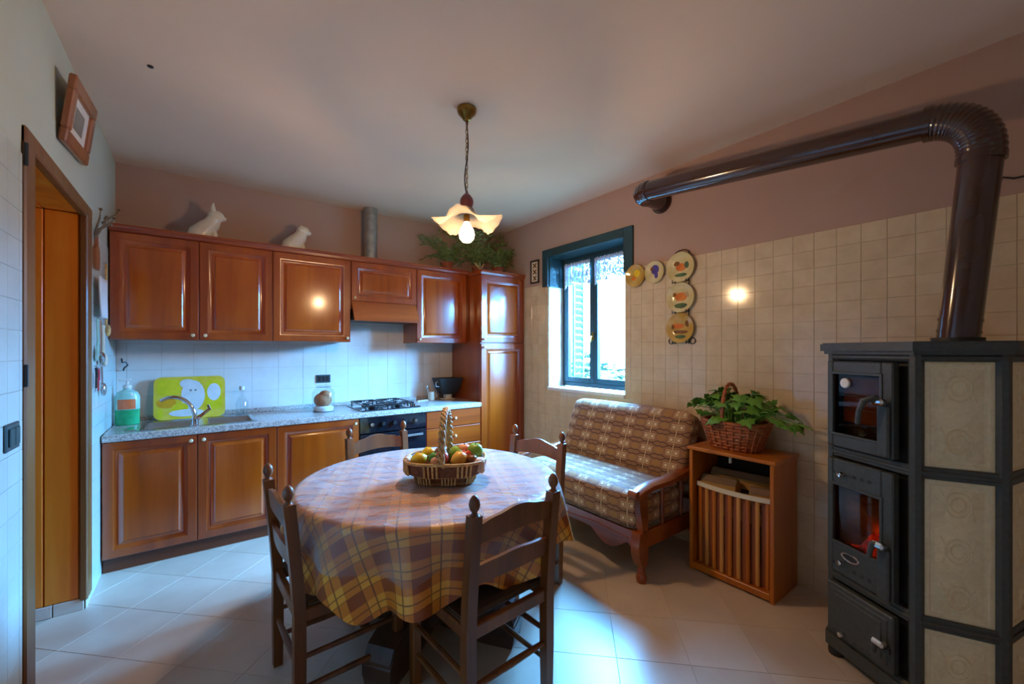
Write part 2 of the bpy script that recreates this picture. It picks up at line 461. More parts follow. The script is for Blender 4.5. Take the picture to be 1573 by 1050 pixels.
# ------------------------------------------------------------------ mesh building
class MB:
    def __init__(s):
        s.v = []; s.f = []
    def add(s, verts, faces, mat=None):
        o = len(s.v)
        for p in verts:
            p = Vector(p)
            s.v.append(mat @ p if mat is not None else p)
        for f in faces:
            s.f.append([o + i for i in f])
        return s
    def box(s, x0, x1, y0, y1, z0, z1, b=0.0, mat=None):
        x0, x1 = min(x0, x1), max(x0, x1); y0, y1 = min(y0, y1), max(y0, y1); z0, z1 = min(z0, z1), max(z0, z1)
        b = min(b, (x1 - x0) * .45, (y1 - y0) * .45, (z1 - z0) * .45)
        if b <= 0:
            v = [(x, y, z) for x in (x0, x1) for y in (y0, y1) for z in (z0, z1)]
            f = [(0, 1, 3, 2), (4, 6, 7, 5), (0, 4, 5, 1), (2, 3, 7, 6), (0, 2, 6, 4), (1, 5, 7, 3)]
            return s.add(v, f, mat)
        v = []; idx = {}
        lim = ((x0, x1), (y0, y1), (z0, z1))
        for cx in (0, 1):
            for cy in (0, 1):
                for cz in (0, 1):
                    c = (cx, cy, cz)
                    for a in range(3):
                        p = []
                        for k in range(3):
                            val = lim[k][c[k]]
                            if k != a:
                                val += b if c[k] == 0 else -b
                            p.append(val)
                        idx[(c, a)] = len(v)
                        v.append(p)
        f = []
        for a in range(3):
            o1, o2 = [k for k in range(3) if k != a]
            for side in (0, 1):
                q = []
                for (i, j) in ((0, 0), (1, 0), (1, 1), (0, 1)):
                    c = [0, 0, 0]; c[a] = side; c[o1] = i; c[o2] = j
                    q.append(idx[(tuple(c), a)])
                f.append(q)
        for a in range(3):
            o1, o2 = [k for k in range(3) if k != a]
            for i in (0, 1):
                for j in (0, 1):
                    c0 = [0, 0, 0]; c0[o1] = i; c0[o2] = j
                    c1 = list(c0); c1[a] = 1
                    f.append([idx[(tuple(c0), o1)], idx[(tuple(c1), o1)], idx[(tuple(c1), o2)], idx[(tuple(c0), o2)]])
        for c in [(i, j, k) for i in (0, 1) for j in (0, 1) for k in (0, 1)]:
            f.append([idx[(c, 0)], idx[(c, 1)], idx[(c, 2)]])
        return s.add(v, f, mat)
    def lathe(s, prof, n=20, c=(0, 0, 0), mat=None, sx=1.0, sy=1.0):
        v = []; f = []
        for (r, z) in prof:
            for i in range(n):
                a = 2 * PI * i / n
                v.append((c[0] + r * sx * math.cos(a), c[1] + r * sy * math.sin(a), c[2] + z))
        m = len(prof)
        for j in range(m - 1):
            for i in range(n):
                k = (i + 1) % n
                f.append((j * n + i, j * n + k, (j + 1) * n + k, (j + 1) * n + i))
        if prof[0][0] > 1e-6:
            f.append([i for i in range(n)][::-1])
        if prof[-1][0] > 1e-6:
            f.append([(m - 1) * n + i for i in range(n)])
        return s.add(v, f, mat)
    def tube(s, path, r, n=10, closed=False, mat=None, cap=True):
        P = [Vector(p) for p in path]
        m = len(P)
        rs = r if isinstance(r, (list, tuple)) else [r] * m
        v = []; f = []
        up = None
        for i in range(m):
            if closed:
                t = P[(i + 1) % m] - P[i - 1]
            else:
                t = P[min(i + 1, m - 1)] - P[max(i - 1, 0)]
            t.normalize()
            if up is None:
                up = Vector((0, 0, 1)) if abs(t.z) < 0.9 else Vector((1, 0, 0))
            a = up - t * up.dot(t)
            if a.length < 1e-5:
                a = t.orthogonal()
            a.normalize()
            up = a
            b = t.cross(a)
            for j in range(n):
                g = 2 * PI * j / n
                v.append(P[i] + (a * math.cos(g) + b * math.sin(g)) * rs[i])
        for i in range(m if closed else m - 1):
            k = (i + 1) % m
            for j in range(n):
                l = (j + 1) % n
                f.append((i * n + j, i * n + l, k * n + l, k * n + j))
        if not closed and cap:
            f.append([j for j in range(n)][::-1])
            f.append([(m - 1) * n + j for j in range(n)])
        return s.add(v, f, mat)
    def prism(s, poly, axis, a, b, mat=None):
        # poly in the two remaining axes (in x,y,z order)
        n = len(poly); v = []
        for t in (a, b):
            for (p, q) in poly:
                v.append({'x': (t, p, q), 'y': (p, t, q), 'z': (p, q, t)}[axis])
        f = [[i for i in range(n)], [n + i for i in range(n)][::-1]]
        for i in range(n):
            k = (i + 1) % n
            f.append((i, n + i, n + k, k))
        return s.add(v, f, mat)
    def ball(s, c, rx, ry=None, rz=None, n=14, m=9, mat=None):
        ry = ry or rx; rz = rz or rx
        prof = [(max(1e-7, math.sin(PI * j / m)), -math.cos(PI * j / m)) for j in range(m + 1)]
        v = []; f = []
        for (r, z) in prof:
            for i in range(n):
                a = 2 * PI * i / n
                v.append((c[0] + rx * r * math.cos(a), c[1] + ry * r * math.sin(a), c[2] + rz * z))
        for j in range(m):
            for i in range(n):
                k = (i + 1) % n
                f.append((j * n + i, j * n + k, (j + 1) * n + k, (j + 1) * n + i))
        return s.add(v, f, mat)
    def rings(s, w, h, rg, fill=True, mat=None, back=None):
        # concentric rectangles on the x-z plane, facing -y; rg = [(inset, depth)]
        v = []; f = []
        for (ins, d) in rg:
            v += [(ins, d, ins), (w - ins, d, ins), (w - ins, d, h - ins), (ins, d, h - ins)]
        for j in range(len(rg) - 1):
            for i in range(4):
                k = (i + 1) % 4
                f.append((j * 4 + i, j * 4 + k, (j + 1) * 4 + k, (j + 1) * 4 + i))
        if fill:
            o = (len(rg) - 1) * 4
            f.append((o, o + 1, o + 2, o + 3))
        if back:
            f.append((3, 2, 1, 0))
        return s.add(v, f, mat)
    def mesh(s, name, smooth=35, uvbox=False):
        me = bpy.data.meshes.new(name)
        me.from_pydata([tuple(p) for p in s.v], [], s.f)
        import bmesh
        bm = bmesh.new()
        bm.from_mesh(me)
        bmesh.ops.recalc_face_normals(bm, faces=bm.faces)
        bm.to_mesh(me)
        bm.free()
        if smooth:
            for p in me.polygons:
                p.use_smooth = True
            me.set_sharp_from_angle(angle=math.radians(smooth))
        if uvbox:
            uv = me.uv_layers.new(name='UVMap')
            for p in me.polygons:
                n = p.normal
                ax = max(range(3), key=lambda i: abs(n[i]))
                for li in p.loop_indices:
                    co = me.vertices[me.loops[li].vertex_index].co
                    uv.data[li].uv = {0: (co.y, co.z), 1: (co.x, co.z), 2: (co.y, co.x)}[ax]
        return me
    def build(s, name, mat, parent=None, world=True, smooth=35, uvbox=False, kind=None, label=None):
        if parent is not None and world:
            off = world_loc(parent)
            s.v = [p - off for p in s.v]
        return link(name, s.mesh(name, smooth, uvbox), mat, parent, kind, label)

def world_loc(o):
    p = Vector((0, 0, 0))
    while o is not None:
        p = p + Vector(o.location)
        o = o.parent
    return p

def link(name, me, mat, parent=None, kind=None, label=None):
    if mat is not None and len(me.materials) == 0:
        me.materials.append(mat)
    o = bpy.data.objects.new(name, me)
    COL.objects.link(o)
    o.parent = parent
    if kind:
        o['kind'] = kind
    if label:
        o['label'] = label
    return o

def tag(o, label, cat, group=None, kind=None):
    o['label'] = label
    o['category'] = cat
    if group:
        o['group'] = group
    if kind:
        o['kind'] = kind
    return o

def thing(name, label, cat, loc=(0, 0, 0), rotz=0.0, group=None, kind=None):
    o = bpy.data.objects.new(name, None)
    COL.objects.link(o)
    o.location = loc
    o.rotation_euler = (0, 0, rotz)
    o.empty_display_size = 0.1
    return tag(o, label, cat, group, kind)

def dup(root, loc=None, rotz=None, label=None):
    def rec(o, par):
        c = o.copy()
        COL.objects.link(c)
        c.parent = par
        for ch in list(o.children):
            rec(ch, c)
        return c
    r = rec(root, None)
    if loc is not None:
        r.location = loc
    if rotz is not None:
        r.rotation_euler = (0, 0, rotz)
    if label:
        r['label'] = label
    return r

def proj(p):
    s, c = math.sin(YAW), math.cos(YAW)
    z = p[0] * s + p[1] * c
    x = p[0] * c - p[1] * s
    if z < 0.05:
        return None
    return (786.5 + F_PX * x / z, 538.2 - F_PX * (p[2] - 1.42) / z, z)

# ------------------------------------------------------------------ the room
def struct(name, mb, mat, label, cat, parent=None):
    o = mb.build(name, mat, parent, smooth=0)
    return tag(o, label, cat, kind='structure')

DY0, DY1, DH = 2.32, 3.23, 2.17          # doorway in the left wall
WY0, WY1, WH0, WH1 = 2.25, 3.22, 1.04, 2.40   # window in the right wall

b = MB(); b.box(-1.15, 3.35, YREAR - .15, YB + .15, -.12, -.0018)
floor = struct('floor', b, M['floorgrout'], 'pale square tiled floor laid on the diagonal', 'floor')
b = MB(); b.box(-1.15, 3.35, YREAR - .15, YB + .15, HC, HC + .12)
ceiling = struct('ceiling', b, M['ceiling'], 'plain greyish painted ceiling above the kitchen', 'ceiling')
b = MB(); b.box(-1.15, 3.35, YB, YB + .15, 0, HC)
wall_back = struct('wall_back', b, M['wallpaint'], 'pinkish beige painted wall behind the kitchen cabinets', 'wall')
b = MB(); b.box(-1.15, 3.35, YREAR - .15, YREAR, 0, HC)
wall_rear = struct('wall_rear', b, M['reveal'], 'white painted wall behind the viewpoint', 'wall')
b = MB()
b.box(XR, XR + .32, YREAR, WY0, 0, HC)
b.box(XR, XR + .32, WY1, YB, 0, HC)
b.box(XR, XR + .32, WY0, WY1, 0, WH0)
b.box(XR, XR + .32, WY0, WY1, WH1, HC)
wall_right = struct('wall_right', b, M['wallpaint'], 'beige wall with the window, tiled in cream up to head height', 'wall')
b = MB()
b.box(-1.05, XL, YREAR, DY0 - .04, 0, HC)
b.box(-1.05, XL, DY1 + .03, YB, 0, HC)
b.box(-1.05, XL, DY0 - .04, DY1 + .03, DH + .03, HC)
wall_left = struct('wall_left', b, M['leftpaint'], 'cream wall with the wood-lined doorway', 'wall')
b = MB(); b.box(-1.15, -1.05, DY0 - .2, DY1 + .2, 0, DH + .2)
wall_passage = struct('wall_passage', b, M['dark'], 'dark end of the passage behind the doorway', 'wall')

# ---- floor tiles, laid diagonally, cut at the walls
def clip_poly(poly, axis, lim, keep_less):
    out = []
    for i in range(len(poly)):
        a, c = poly[i - 1], poly[i]
        ia = (a[axis] <= lim) == keep_less or a[axis] == lim
        ic = (c[axis] <= lim) == keep_less or c[axis] == lim
        if ia != ic:
            t = (lim - a[axis]) / (c[axis] - a[axis])
            out.append((a[0] + t * (c[0] - a[0]), a[1] + t * (c[1] - a[1])))
        if ic:
            out.append(c)
    return out

def tile_mesh(poly, g=0.0012, th=.006):
    n = len(poly)
    cx = sum(p[0] for p in poly) / n; cy = sum(p[1] for p in poly) / n
    def sh(p, d):
        l = math.hypot(p[0] - cx, p[1] - cy)
        return (cx + (p[0] - cx) * (1 - d / l), cy + (p[1] - cy) * (1 - d / l))
    m = MB(); v = []
    for d, z in ((0, -th), (0, -.0008), (g, 0)):
        v += [sh(p, d) + (z,) for p in poly]
    f = [[2 * n + i for i in range(n)]]
    for j in (0, 1):
        for i in range(n):
            k = (i + 1) % n
            f.append((j * n + i, j * n + k, (j + 1) * n + k, (j + 1) * n + i))
    m.add(v, f)
    return m

P = .327
ft_full = None
r2 = math.sqrt(.5)
hw = P / 2 - .0009
for i in range(-14, 15):
    for j in range(-14, 15):
        a, c = (i + .5) * P, (j + .5) * P
        cx, cy = 1.537 + (a - c) * r2, 1.24 + (a + c) * r2
        poly = [(cx + (da - dc) * r2, cy + (da + dc) * r2) for da, dc in ((-hw, -hw), (hw, -hw), (hw, hw), (-hw, hw))]
        lim_x = -1.04 if (DY0 < cy < DY1) else XL
        full = all(lim_x < p[0] < XR and YREAR < p[1] < YB for p in poly)
        if not full:
            for ax, lim, less in ((0, lim_x, False), (0, XR, True), (1, YREAR, False), (1, YB, True)):
                if poly:
                    poly = clip_poly(poly, ax, lim, less)
            if len(poly) < 3:
                continue
            ar = abs(sum(poly[k - 1][0] * poly[k][1] - poly[k][0] * poly[k - 1][1] for k in range(len(poly)))) / 2
            if ar < .003:
                continue
        loc = [poly, cx, cy]
        rel = [(p[0] - cx, p[1] - cy) for p in poly]
        if full:
            if ft_full is None:
                ft_full = tile_mesh(rel).mesh('floor_tile', 0)
            o = link('floor_tile', ft_full, M['floortile'], floor)
        else:
            o = link('floor_tile', tile_mesh(rel).mesh('floor_tile', 0), M['floortile'], floor)
        o.location = (cx, cy, 0)

# ---- wall tiles
tile_cache = {}
def rect_tile(w, h, mat):
    k = (round(w, 3), round(h, 3), mat.name)
    if k not in tile_cache:
        tile_cache[k] = tile_mesh([(-w / 2, -h / 2), (w / 2, -h / 2), (w / 2, h / 2), (-w / 2, h / 2)], .0011, .005).mesh('wall_tile', 0)
    return tile_cache[k]
ROT = {'right': Matrix(((0, 0, -1), (-1, 0, 0), (0, 1, 0))).to_4x4(),
       'left': Matrix(((0, 0, 1), (1, 0, 0), (0, 1, 0))).to_4x4(),
       'back': Matrix(((1, 0, 0), (0, 0, -1), (0, 1, 0))).to_4x4()}
def place_tiles(rects, side, mat, parent, visible, limit=300):
    rest = MB(); cand = []
    for (a0, a1, z0, z1) in rects:
        if a1 - a0 < .012 or z1 - z0 < .012:
            continue
        ac, zc = (a0 + a1) / 2, (z0 + z1) / 2
        p = {'right': (XR - .005, ac, zc), 'left': (XL + .005, ac, zc), 'back': (ac, YB - .005, zc)}[side]
        cand.append((p, a1 - a0 - .0013, z1 - z0 - .0013))
    def key(c):
        q = proj(c[0])
        if q is None or not (-12 < q[0] < 1585 and -12 < q[1] < 1062) or not visible(q[0], q[1]):
            return 1e9
        return q[2]
    cand.sort(key=key)
    for n, (p, w, h) in enumerate(cand):
        if n < limit and key((p, w, h)) < 1e8:
            o = link('wall_tile', rect_tile(w, h, mat), mat, parent)
            o.matrix_local = Matrix.Translation(p) @ ROT[side]
        else:
            t = tile_mesh([(-w / 2, -h / 2), (w / 2, -h / 2), (w / 2, h / 2), (-w / 2, h / 2)], .0011, .005)
            rest.add(t.v, t.f, Matrix.Translation(p) @ ROT[side])
    if rest.v:
        rest.build('wall_tiles', mat, parent, smooth=0, kind='stuff')

TY, TZ, TTOP = .1087, .1045, 2.1165
def grid(a0, a1, org, holes):
    out = []
    n0 = math.floor((a0 - org) / TY) - 1; n1 = math.ceil((a1 - org) / TY) + 1
    for i in range(n0, n1):
        for j in range(21):
            y0, y1 = org + i * TY, org + (i + 1) * TY
            z1, z0 = TTOP - j * TZ, TTOP - (j + 1) * TZ
            y0, y1, z0 = max(y0, a0), min(y1, a1), max(z0, 0.0)
            if y1 - y0 < .01 or z1 - z0 < .01:
                continue
            ok = True
            for (h0, h1, g0, g1) in holes:
                if y0 >= h0 - .001 and y1 <= h1 + .001 and z0 >= g0 - .001 and z1 <= g1 + .001:
                    ok = False
                elif y0 < h1 and y1 > h0 and z0 < g1 and z1 > g0:
                    if z0 < g0 < z1 and z1 <= g1: z1 = g0
                    elif z0 < g1 < z1: z0 = g1
                    elif y0 < h0: y1 = h0
                    else: y0 = h1
            if ok:
                out.append((y0, y1, z0, z1))
    return out
def vis_right(u, v):
    if u > 1262 and v > 520: return False
    if 1055 < u < 1232 and v > 690: return False
    if u < 1066 and v > 640: return False
    return True
b = MB(); b.box(XR - .0015, XR + .002, YREAR, WY0 - .095, 0, TTOP); b.box(XR - .0015, XR + .002, WY1 + .085, 3.63, 0, TTOP)
b.box(XR - .0015, XR + .002, WY0 - .095, WY1 + .085, 0, WH0 - .03)
b.box(XR - .0015, XR + .002, WY0 - .095, WY0, WH0 - .03, 2.085); b.box(XR - .0015, XR + .002, WY1, WY1 + .085, WH0 - .03, 2.085)
b.build('tile_grout', M['grout'], wall_right, smooth=0)
place_tiles(grid(-.4, 3.62, 1.426, [(WY0 - .005, WY1 + .005, WH0 - .03, 3), (WY0 - .1, WY1 + .09, 2.085, 3)]), 'right', M['walltile'], wall_right, vis_right)
b = MB(); b.box(XL - .002, XL + .0015, YREAR, 2.215, 0, TTOP); b.box(XL - .002, XL + .0015, 3.345, YB, 0, TTOP)
b.build('tile_grout', M['grout'], wall_left, smooth=0)
place_tiles(grid(1.1, 2.21, 1.2, []) + grid(3.35, YB, 3.35, []), 'left', M['lefttile'], wall_left, lambda u, v: (u < 36) or (136 < u < 170))
SP = .2005
rects = []
for i in range(-6, 12):
    for j in range(-2, 6):
        x0, x1 = max(.355 + i * SP, XL + .006), min(.355 + (i + 1) * SP, 2.318)
        z0, z1 = max(1.07 + j * SP, .886), min(1.07 + (j + 1) * SP, 1.86)
        if x1 > x0 and z1 > z0:
            rects.append((x0, x1, z0, z1))
b = MB(); b.box(XL, 2.32, YB - .0015, YB + .002, .8, 1.86)
b.build('tile_grout', M['grout'], wall_back, smooth=0)
place_tiles(rects, 'back', M['splash'], wall_back, lambda u, v: 500 < v < 650 and u > 165)

# ---- doorway
door = thing('door_1', 'doorway in the left wall lined with orange wooden planks', 'doorway', (XL, (DY0 + DY1) / 2, 0), kind='structure')
x = XL - .022
while x > -.95:
    b = MB(); b.box(x - .131, x - .0015, DY1, DY1 + .028, .066, DH, .004); b.build('plank', M['plank'], door)
    b = MB(); b.box(x - .131, x - .0015, DY0 - .03, DY0, .066, DH, .004); b.build('plank', M['plank'], door)
    b = MB(); b.box(x - .131, x - .0015, DY0, DY1, DH, DH + .028, .004); b.build('plank', M['plank'], door)
    x -= .133
b = MB(); b.box(XL - .022, XL + .012, DY1 - .008, DY1 + .108, .05, DH + .055, .006); b.build('casing', M['casing'], door)
b = MB(); b.box(XL - .022, XL + .012, DY0 - .098, DY0 + .008, 0, DH + .055, .006); b.build('casing', M['casing'], door)
b = MB(); b.box(XL - .022, XL + .013, DY0 - .098, DY1 + .108, DH - .012, DH + .055, .006); b.build('casing', M['casing'], door)
x = XL - .002
while x > -1.0:
    b = MB(); b.box(x - .118, x - .002, DY1 - .004, DY1 + .028, 0, .064, .002); b.build('skirting_tile', M['skirt'], door)
    x -= .12
b = MB(); b.box(XL, XL + .006, DY1, DY1 + .112, 0, .05, .002); b.build('skirting_tile', M['skirt'], door)
for z in (1.33, 2.12):
    b = MB(); b.tube([(XL + .012, DY0 - .1, z - .04), (XL + .012, DY0 - .1, z + .04)], .006, 8); b.build('hinge', M['irondark'], door)

# ---- window
win = thing('window_1', 'dark teal two-casement window above the sofa', 'window', (XR, (WY0 + WY1) / 2, WH0), kind='structure')
XF = 3.10
for (y0, y1, z0, z1) in ((WY0, WY0 + .045, WH0 + .01, WH1), (WY1 - .045, WY1, WH0 + .01, WH1), (WY0 + .045, WY1 - .045, WH0 + .01, WH0 + .055), (WY0 + .045, WY1 - .045, WH1 - .045, WH1)):
    b = MB(); b.box(XF, XF + .06, y0, y1, z0, z1, .004); b.build('frame', M['teal'], win)
YM = 2.775
for (y0, y1) in ((WY0 + .045, YM), (YM, WY1 - .045)):
    z0, z1 = WH0 + .055, WH1 - .045
    w = .052
    sash = MB()
    sash.box(XF - .012, XF + .04, y0, y0 + w, z0, z1, .004).box(XF - .012, XF + .04, y1 - w, y1, z0, z1, .004)
    sash.box(XF - .012, XF + .04, y0 + w, y1 - w, z0, z0 + w, .004).box(XF - .012, XF + .04, y0 + w, y1 - w, z1 - w, z1, .004)
    so = sash.build('sash', M['teal'], win)
    b = MB(); b.box(XF + .01, XF + .016, y0 + w, y1 - w, z0 + w, z1 - w); b.build('pane', M['glass'], so, smooth=0)
b = MB(); b.box(XF - .03, XF - .012, YM - .012, YM + .012, 1.52, 1.6, .004); b.tube([(XF - .03, YM, 1.56), (XF - .05, YM, 1.56), (XF - .055, YM, 1.5)], .007, 8); b.build('handle', M['brass'], win)
b = MB(); b.box(XR - .02, XF, WY0 - .005, WY1 + .005, WH0 - .03, WH0 + .005, .004); b.build('sill', M['sill'], win)
b = MB(); b.box(XR + .004, XF, WY1 - .004, WY1 + .001, WH0, 2.085); b.box(XR + .004, XF, WY0 - .001, WY0 + .004, WH0, 2.085); b.build('reveal', M['reveal'], win, smooth=0)
# dark pelmet lining round the head of the window
b = MB(); b.box(XR - .022, XR + .004, WY0 - .092, WY0 + .002, 2.088, 2.47, .003); b.build('pelmet_side', M['teal'], win)
b = MB(); b.box(XR - .022, XR + .004, WY1 - .002, WY1 + .082, 2.088, 2.47, .003); b.build('pelmet_side', M['teal'], win)
b = MB(); b.box(XR - .0225, XR + .004, WY0 + .002, WY1 - .002, WH1 - .012, 2.47, .003); b.build('pelmet_head', M['teal'], win)
b = MB(); b.box(XR + .004, XF, WY1 - .014, WY1, 2.085, WH1); b.build('pelmet_lining', M['teal'], win, smooth=0)
b = MB(); b.box(XR + .004, XF, WY0, WY0 + .014, 2.085, WH1); b.build('pelmet_lining', M['teal'], win, smooth=0)
b = MB(); b.box(XR + .004, XF, WY0 + .014, WY1 - .014, WH1 - .014, WH1); b.build('pelmet_lining', M['teal'], win, smooth=0)
# outside shutter leaf, folded back
sh = thing('window_shutter', 'teal louvred shutter leaf standing open outside the window', 'shutter', (XR + .36, WY1 + .02, WH0))
b = MB(); b.box(3.235, 3.255, 3.185, 3.21, WH0, WH1).box(3.375, 3.395, 3.185, 3.21, WH0, WH1).box(3.255, 3.375, 3.185, 3.21, WH0, WH0 + .07).box(3.255, 3.375, 3.185, 3.21, WH1 - .07, WH1); b.build('frame', M['shutter'], sh)
for i in range(17):
    z = WH0 + .1 + i * .07
    b = MB(); b.box(-.06, .06, -.004, .004, -.03, .03, 0, Matrix.Translation((3.315, 3.1975, z)) @ Matrix.Rotation(.6, 4, 'X')); b.build('louvre', M['shutter'], sh)
# lace valances on both casements
def valance(name, y0, y1, label):
    m = MB(); v = []; f = []
    nu, nv = 70, 14
    L = y1 - y0
    for i in range(nu + 1):
        s = i / nu
        wv = .014 * math.sin(s * 2 * PI * 6.5) + .006 * math.sin(s * 2 * PI * 13 + 1)
        low = 2.075 + .035 * abs(math.sin(s * PI * 3.0)) - .02 * math.cos(s * 2 * PI)
        for j in range(nv + 1):
            t = j / nv
            top = 2.325 + .006 * math.sin(s * 2 * PI * 16)
            v.append((XF - .028 + wv * (.4 + .6 * t) - .004, y0 + s * L, top + (low - top) * t))
    for i in range(nu):
        for j in range(nv):
            a = i * (nv + 1) + j
            f.append((a, a + nv + 1, a + nv + 2, a + 1))
    m.add(v, f)
    o = m.build(name, M['lace'], None, smooth=80, uvbox=True)
    mod = o.modifiers.new('thick', 'SOLIDIFY'); mod.thickness = .001
    return tag(o, label, 'curtain', 'short lace valances on the window')
valance('lace_valance', YM + .03, WY1 - .055, 'short white lace valance on the casement nearer the tall cabinet')
valance('lace_valance', WY0 + .05, YM - .03, 'short white lace valance on the casement nearer the wall plates')

# ---- outside the window
b = MB(); b.box(3.25, 14, -6, 14, -.3, -.2); tag(b.build('garden_ground', M['extground'], smooth=0), 'pale ground outside the window', 'ground', kind='structure')
b = MB(); b.box(7.2, 7.5, -5, 14, -.2, 2.35); tag(b.build('added_sky_screen', M['skyscreen'], smooth=0), 'added pale wall outside the window, sized to hold back low sky light', 'wall', kind='structure')  # added wall: its height and tone steer the daylight entering the window
def hedge(loc, r, h, label, seed):
    rr = random.Random(seed); m = MB()
    for i in range(900):
        a = rr.uniform(0, 2 * PI); t = math.acos(rr.uniform(-.2, 1)); q = rr.uniform(.75, 1.05)
        c = Vector((r * q * math.sin(t) * math.cos(a), r * q * math.sin(t) * math.sin(a), max(.05, h * q * math.cos(t))))
        M4 = Matrix.Translation(c) @ Matrix.Rotation(rr.uniform(0, 6.28), 4, 'Z') @ Matrix.Rotation(rr.uniform(-.9, .9), 4, 'X')
        s = rr.uniform(.06, .12)
        m.add([(-s, 0, 0), (0, -s * .5, .01), (s, 0, 0), (0, s * .5, .01)], [(0, 1, 2, 3)], M4)
    t = thing('garden_shrub', label, 'shrub', loc, group='shrubs outside the window')
    m.build('foliage', M['hedge'], t, world=False, smooth=0, kind='stuff')
    k = MB(); k.tube([(0, 0, 0), (.02, 0, h * .5), (0, .03, h * .85)], [.05, .04, .02], 8); k.build('trunk', M['twig'], t, world=False)
hedge((5.5, 4.6, -.2), .6, 1.4, 'green shrub seen low through the casement nearer the wall plates', 3)
hedge((6.3, 6.0, -.2), .62, 1.62, 'green shrub seen low through the casement nearer the tall cabinet', 4)

# ------------------------------------------------------------------ kitchen units
YD, YU = 3.62, 3.885     # door planes of base and wall units
MODS = [-.5, -.02, .465, 1.085, 1.705, 2.318]
def knob(p, parent, r=.013):
    m = MB(); m.lathe([(.006, 0), (.006, .01), (r, .016), (r * 1.05, .022), (r * .7, .03), (1e-4, .032)], 12, mat=Matrix.Translation(p) @ Matrix.Rotation(PI / 2, 4, 'X'))
    return m.build('knob', M['knob'], parent)
def cab_door(x0, x1, z0, z1, y, parent, knob_at, name='door', fw=.062):
    w, h = x1 - x0, z1 - z0
    T = Matrix.Translation((x0, y, z0))
    m = MB(); m.rings(w, h, [(0, .02), (0, .004), (.004, 0), (fw - .012, 0), (fw - .009, .004), (fw - .004, .005), (fw + .004, .013), (fw + .012, .015), (fw + .014, .019)], fill=False, mat=T)
    d = m.build(name, M['cherry'], parent)
    m = MB(); m.rings(w, h, [(fw + .006, .0195), (fw + .006, .0175), (fw + .014, .0165), (fw + .036, .003), (fw + .038, .0005), (fw + .042, .0)], mat=T)
    m.build('panel', M['cherry_panel'], d)
    if knob_at:
        knob((knob_at[0], y, knob_at[1]), d)
    return d
def carcass(x0, x1, y0, y1, z0, z1, parent, mat=None):
    m = MB(); m.box(x0, x1, y0, y1, z0, z1, .002)
    return m.build('body', mat or M['cherry'], parent)
G = .002
# base units
t = thing('base_cabinet', 'two-door cherry wood base cabinet under the sink', 'cabinet', (-.0175, YD + .3, 0))
carcass(MODS[0], MODS[2] - G, YD + .021, YB - .01, .10, .80, t)
cab_door(MODS[0] + .003, MODS[1] - G, .10, .838, YD, t, (MODS[1] - .035, .80))
cab_door(MODS[1] + G, MODS[2] - G, .10, .838, YD, t, (MODS[1] + .035, .80))
t = thing('base_cabinet', 'single-door cherry wood base cabinet between sink cabinet and oven', 'cabinet', (.775, YD + .3, 0))
carcass(MODS[2] + G, MODS[3] - G, YD + .021, YB - .01, .10, .838, t)
cab_door(MODS[2] + G, MODS[3] - G, .10, .838, YD, t, (MODS[3] - .035, .80))
t = thing('drawer_cabinet', 'plain cherry wood drawer cabinet between oven and tall unit', 'cabinet', (2.01, YD + .3, 0))
carcass(MODS[4] + G, MODS[5] - G, YD + .021, YB - .01, .10, .838, t)
zz = [.10, .30, .49, .67, .838]
for i in range(4):
    m = MB(); m.box(MODS[4] + G, MODS[5] - G, YD, YD + .02, zz[i] + .002, zz[i + 1] - .002, .006)
    d = m.build('drawer', M['cherry_x'], t)
    knob(((MODS[4] + MODS[5]) / 2, YD, (zz[i] + zz[i + 1]) / 2), d)
# oven
t = thing('oven', 'built-in black oven under the gas hob', 'oven', (1.395, YD + .3, 0))
m = MB(); m.box(MODS[3] + G, MODS[4] - G, YD + .03, YB - .02, .10, .838, .002); m.build('body', M['black'], t)
m = MB(); m.box(MODS[3] + G, MODS[4] - G, YD - .004, YD + .029, .70, .838, .004); p = m.build('control_panel', M['blackglass'], t)
for i in range(5):
    m = MB(); m.lathe([(.02, 0), (.02, .012), (.016, .024), (1e-4, .025)], 14, mat=Matrix.Translation((1.19 + i * .10, YD - .004, .775)) @ Matrix.Rotation(PI / 2, 4, 'X')); m.build('dial', M['steel'] if i in (0, 4) else M['black'], p)
m = MB(); m.box(MODS[3] + G, MODS[4] - G, YD - .004, YD + .029, .25, .69, .004); d = m.build('oven_door', M['blackglass'], t)
m = MB(); m.tube([(1.14, YD - .004, .65), (1.14, YD - .045, .65), (1.65, YD - .045, .65), (1.65, YD - .004, .65)], .011, 10); m.build('handle', M['steel'], d)
m = MB(); m.box(1.20, 1.59, YD - .006, YD - .003, .33, .58, .001); m.build('glass', M['blackglass'], d)
m = MB(); m.box(MODS[3] + G, MODS[4] - G, YD, YD + .029, .10, .245, .004); m.build('drawer', M['cherry_x'], t)
# plinth
m = MB(); m.box(MODS[0], MODS[5], YD + .047, YD + .065, 0, .098, .002); tag(m.build('plinth', M['plinth']), 'brown plinth board running along the floor under the base cabinets', 'plinth')

# worktop with the sink cut-out
ZT = .886
SX0, SX1, SY0, SY1 = -.33, .33, 3.70, 4.10
t = thing('worktop', 'speckled grey granite worktop with rounded front edge', 'worktop', (.9, 3.92, .84))
m = MB()
m.box(XL + .012, MODS[5], 3.605, SY0, .84, ZT, .006).box(XL + .012, MODS[5], SY1, YB - .008, .84, ZT, .002)
m.box(XL + .012, SX0, SY0, SY1, .84, ZT).box(SX1, MODS[5], SY0, SY1, .84, ZT)
m.build('slab', M['granite'], t)
m = MB(); m.box(XL + .012, MODS[5], YB - .028, YB - .008, ZT, ZT + .035, .003); m.build('upstand', M['granite'], t)
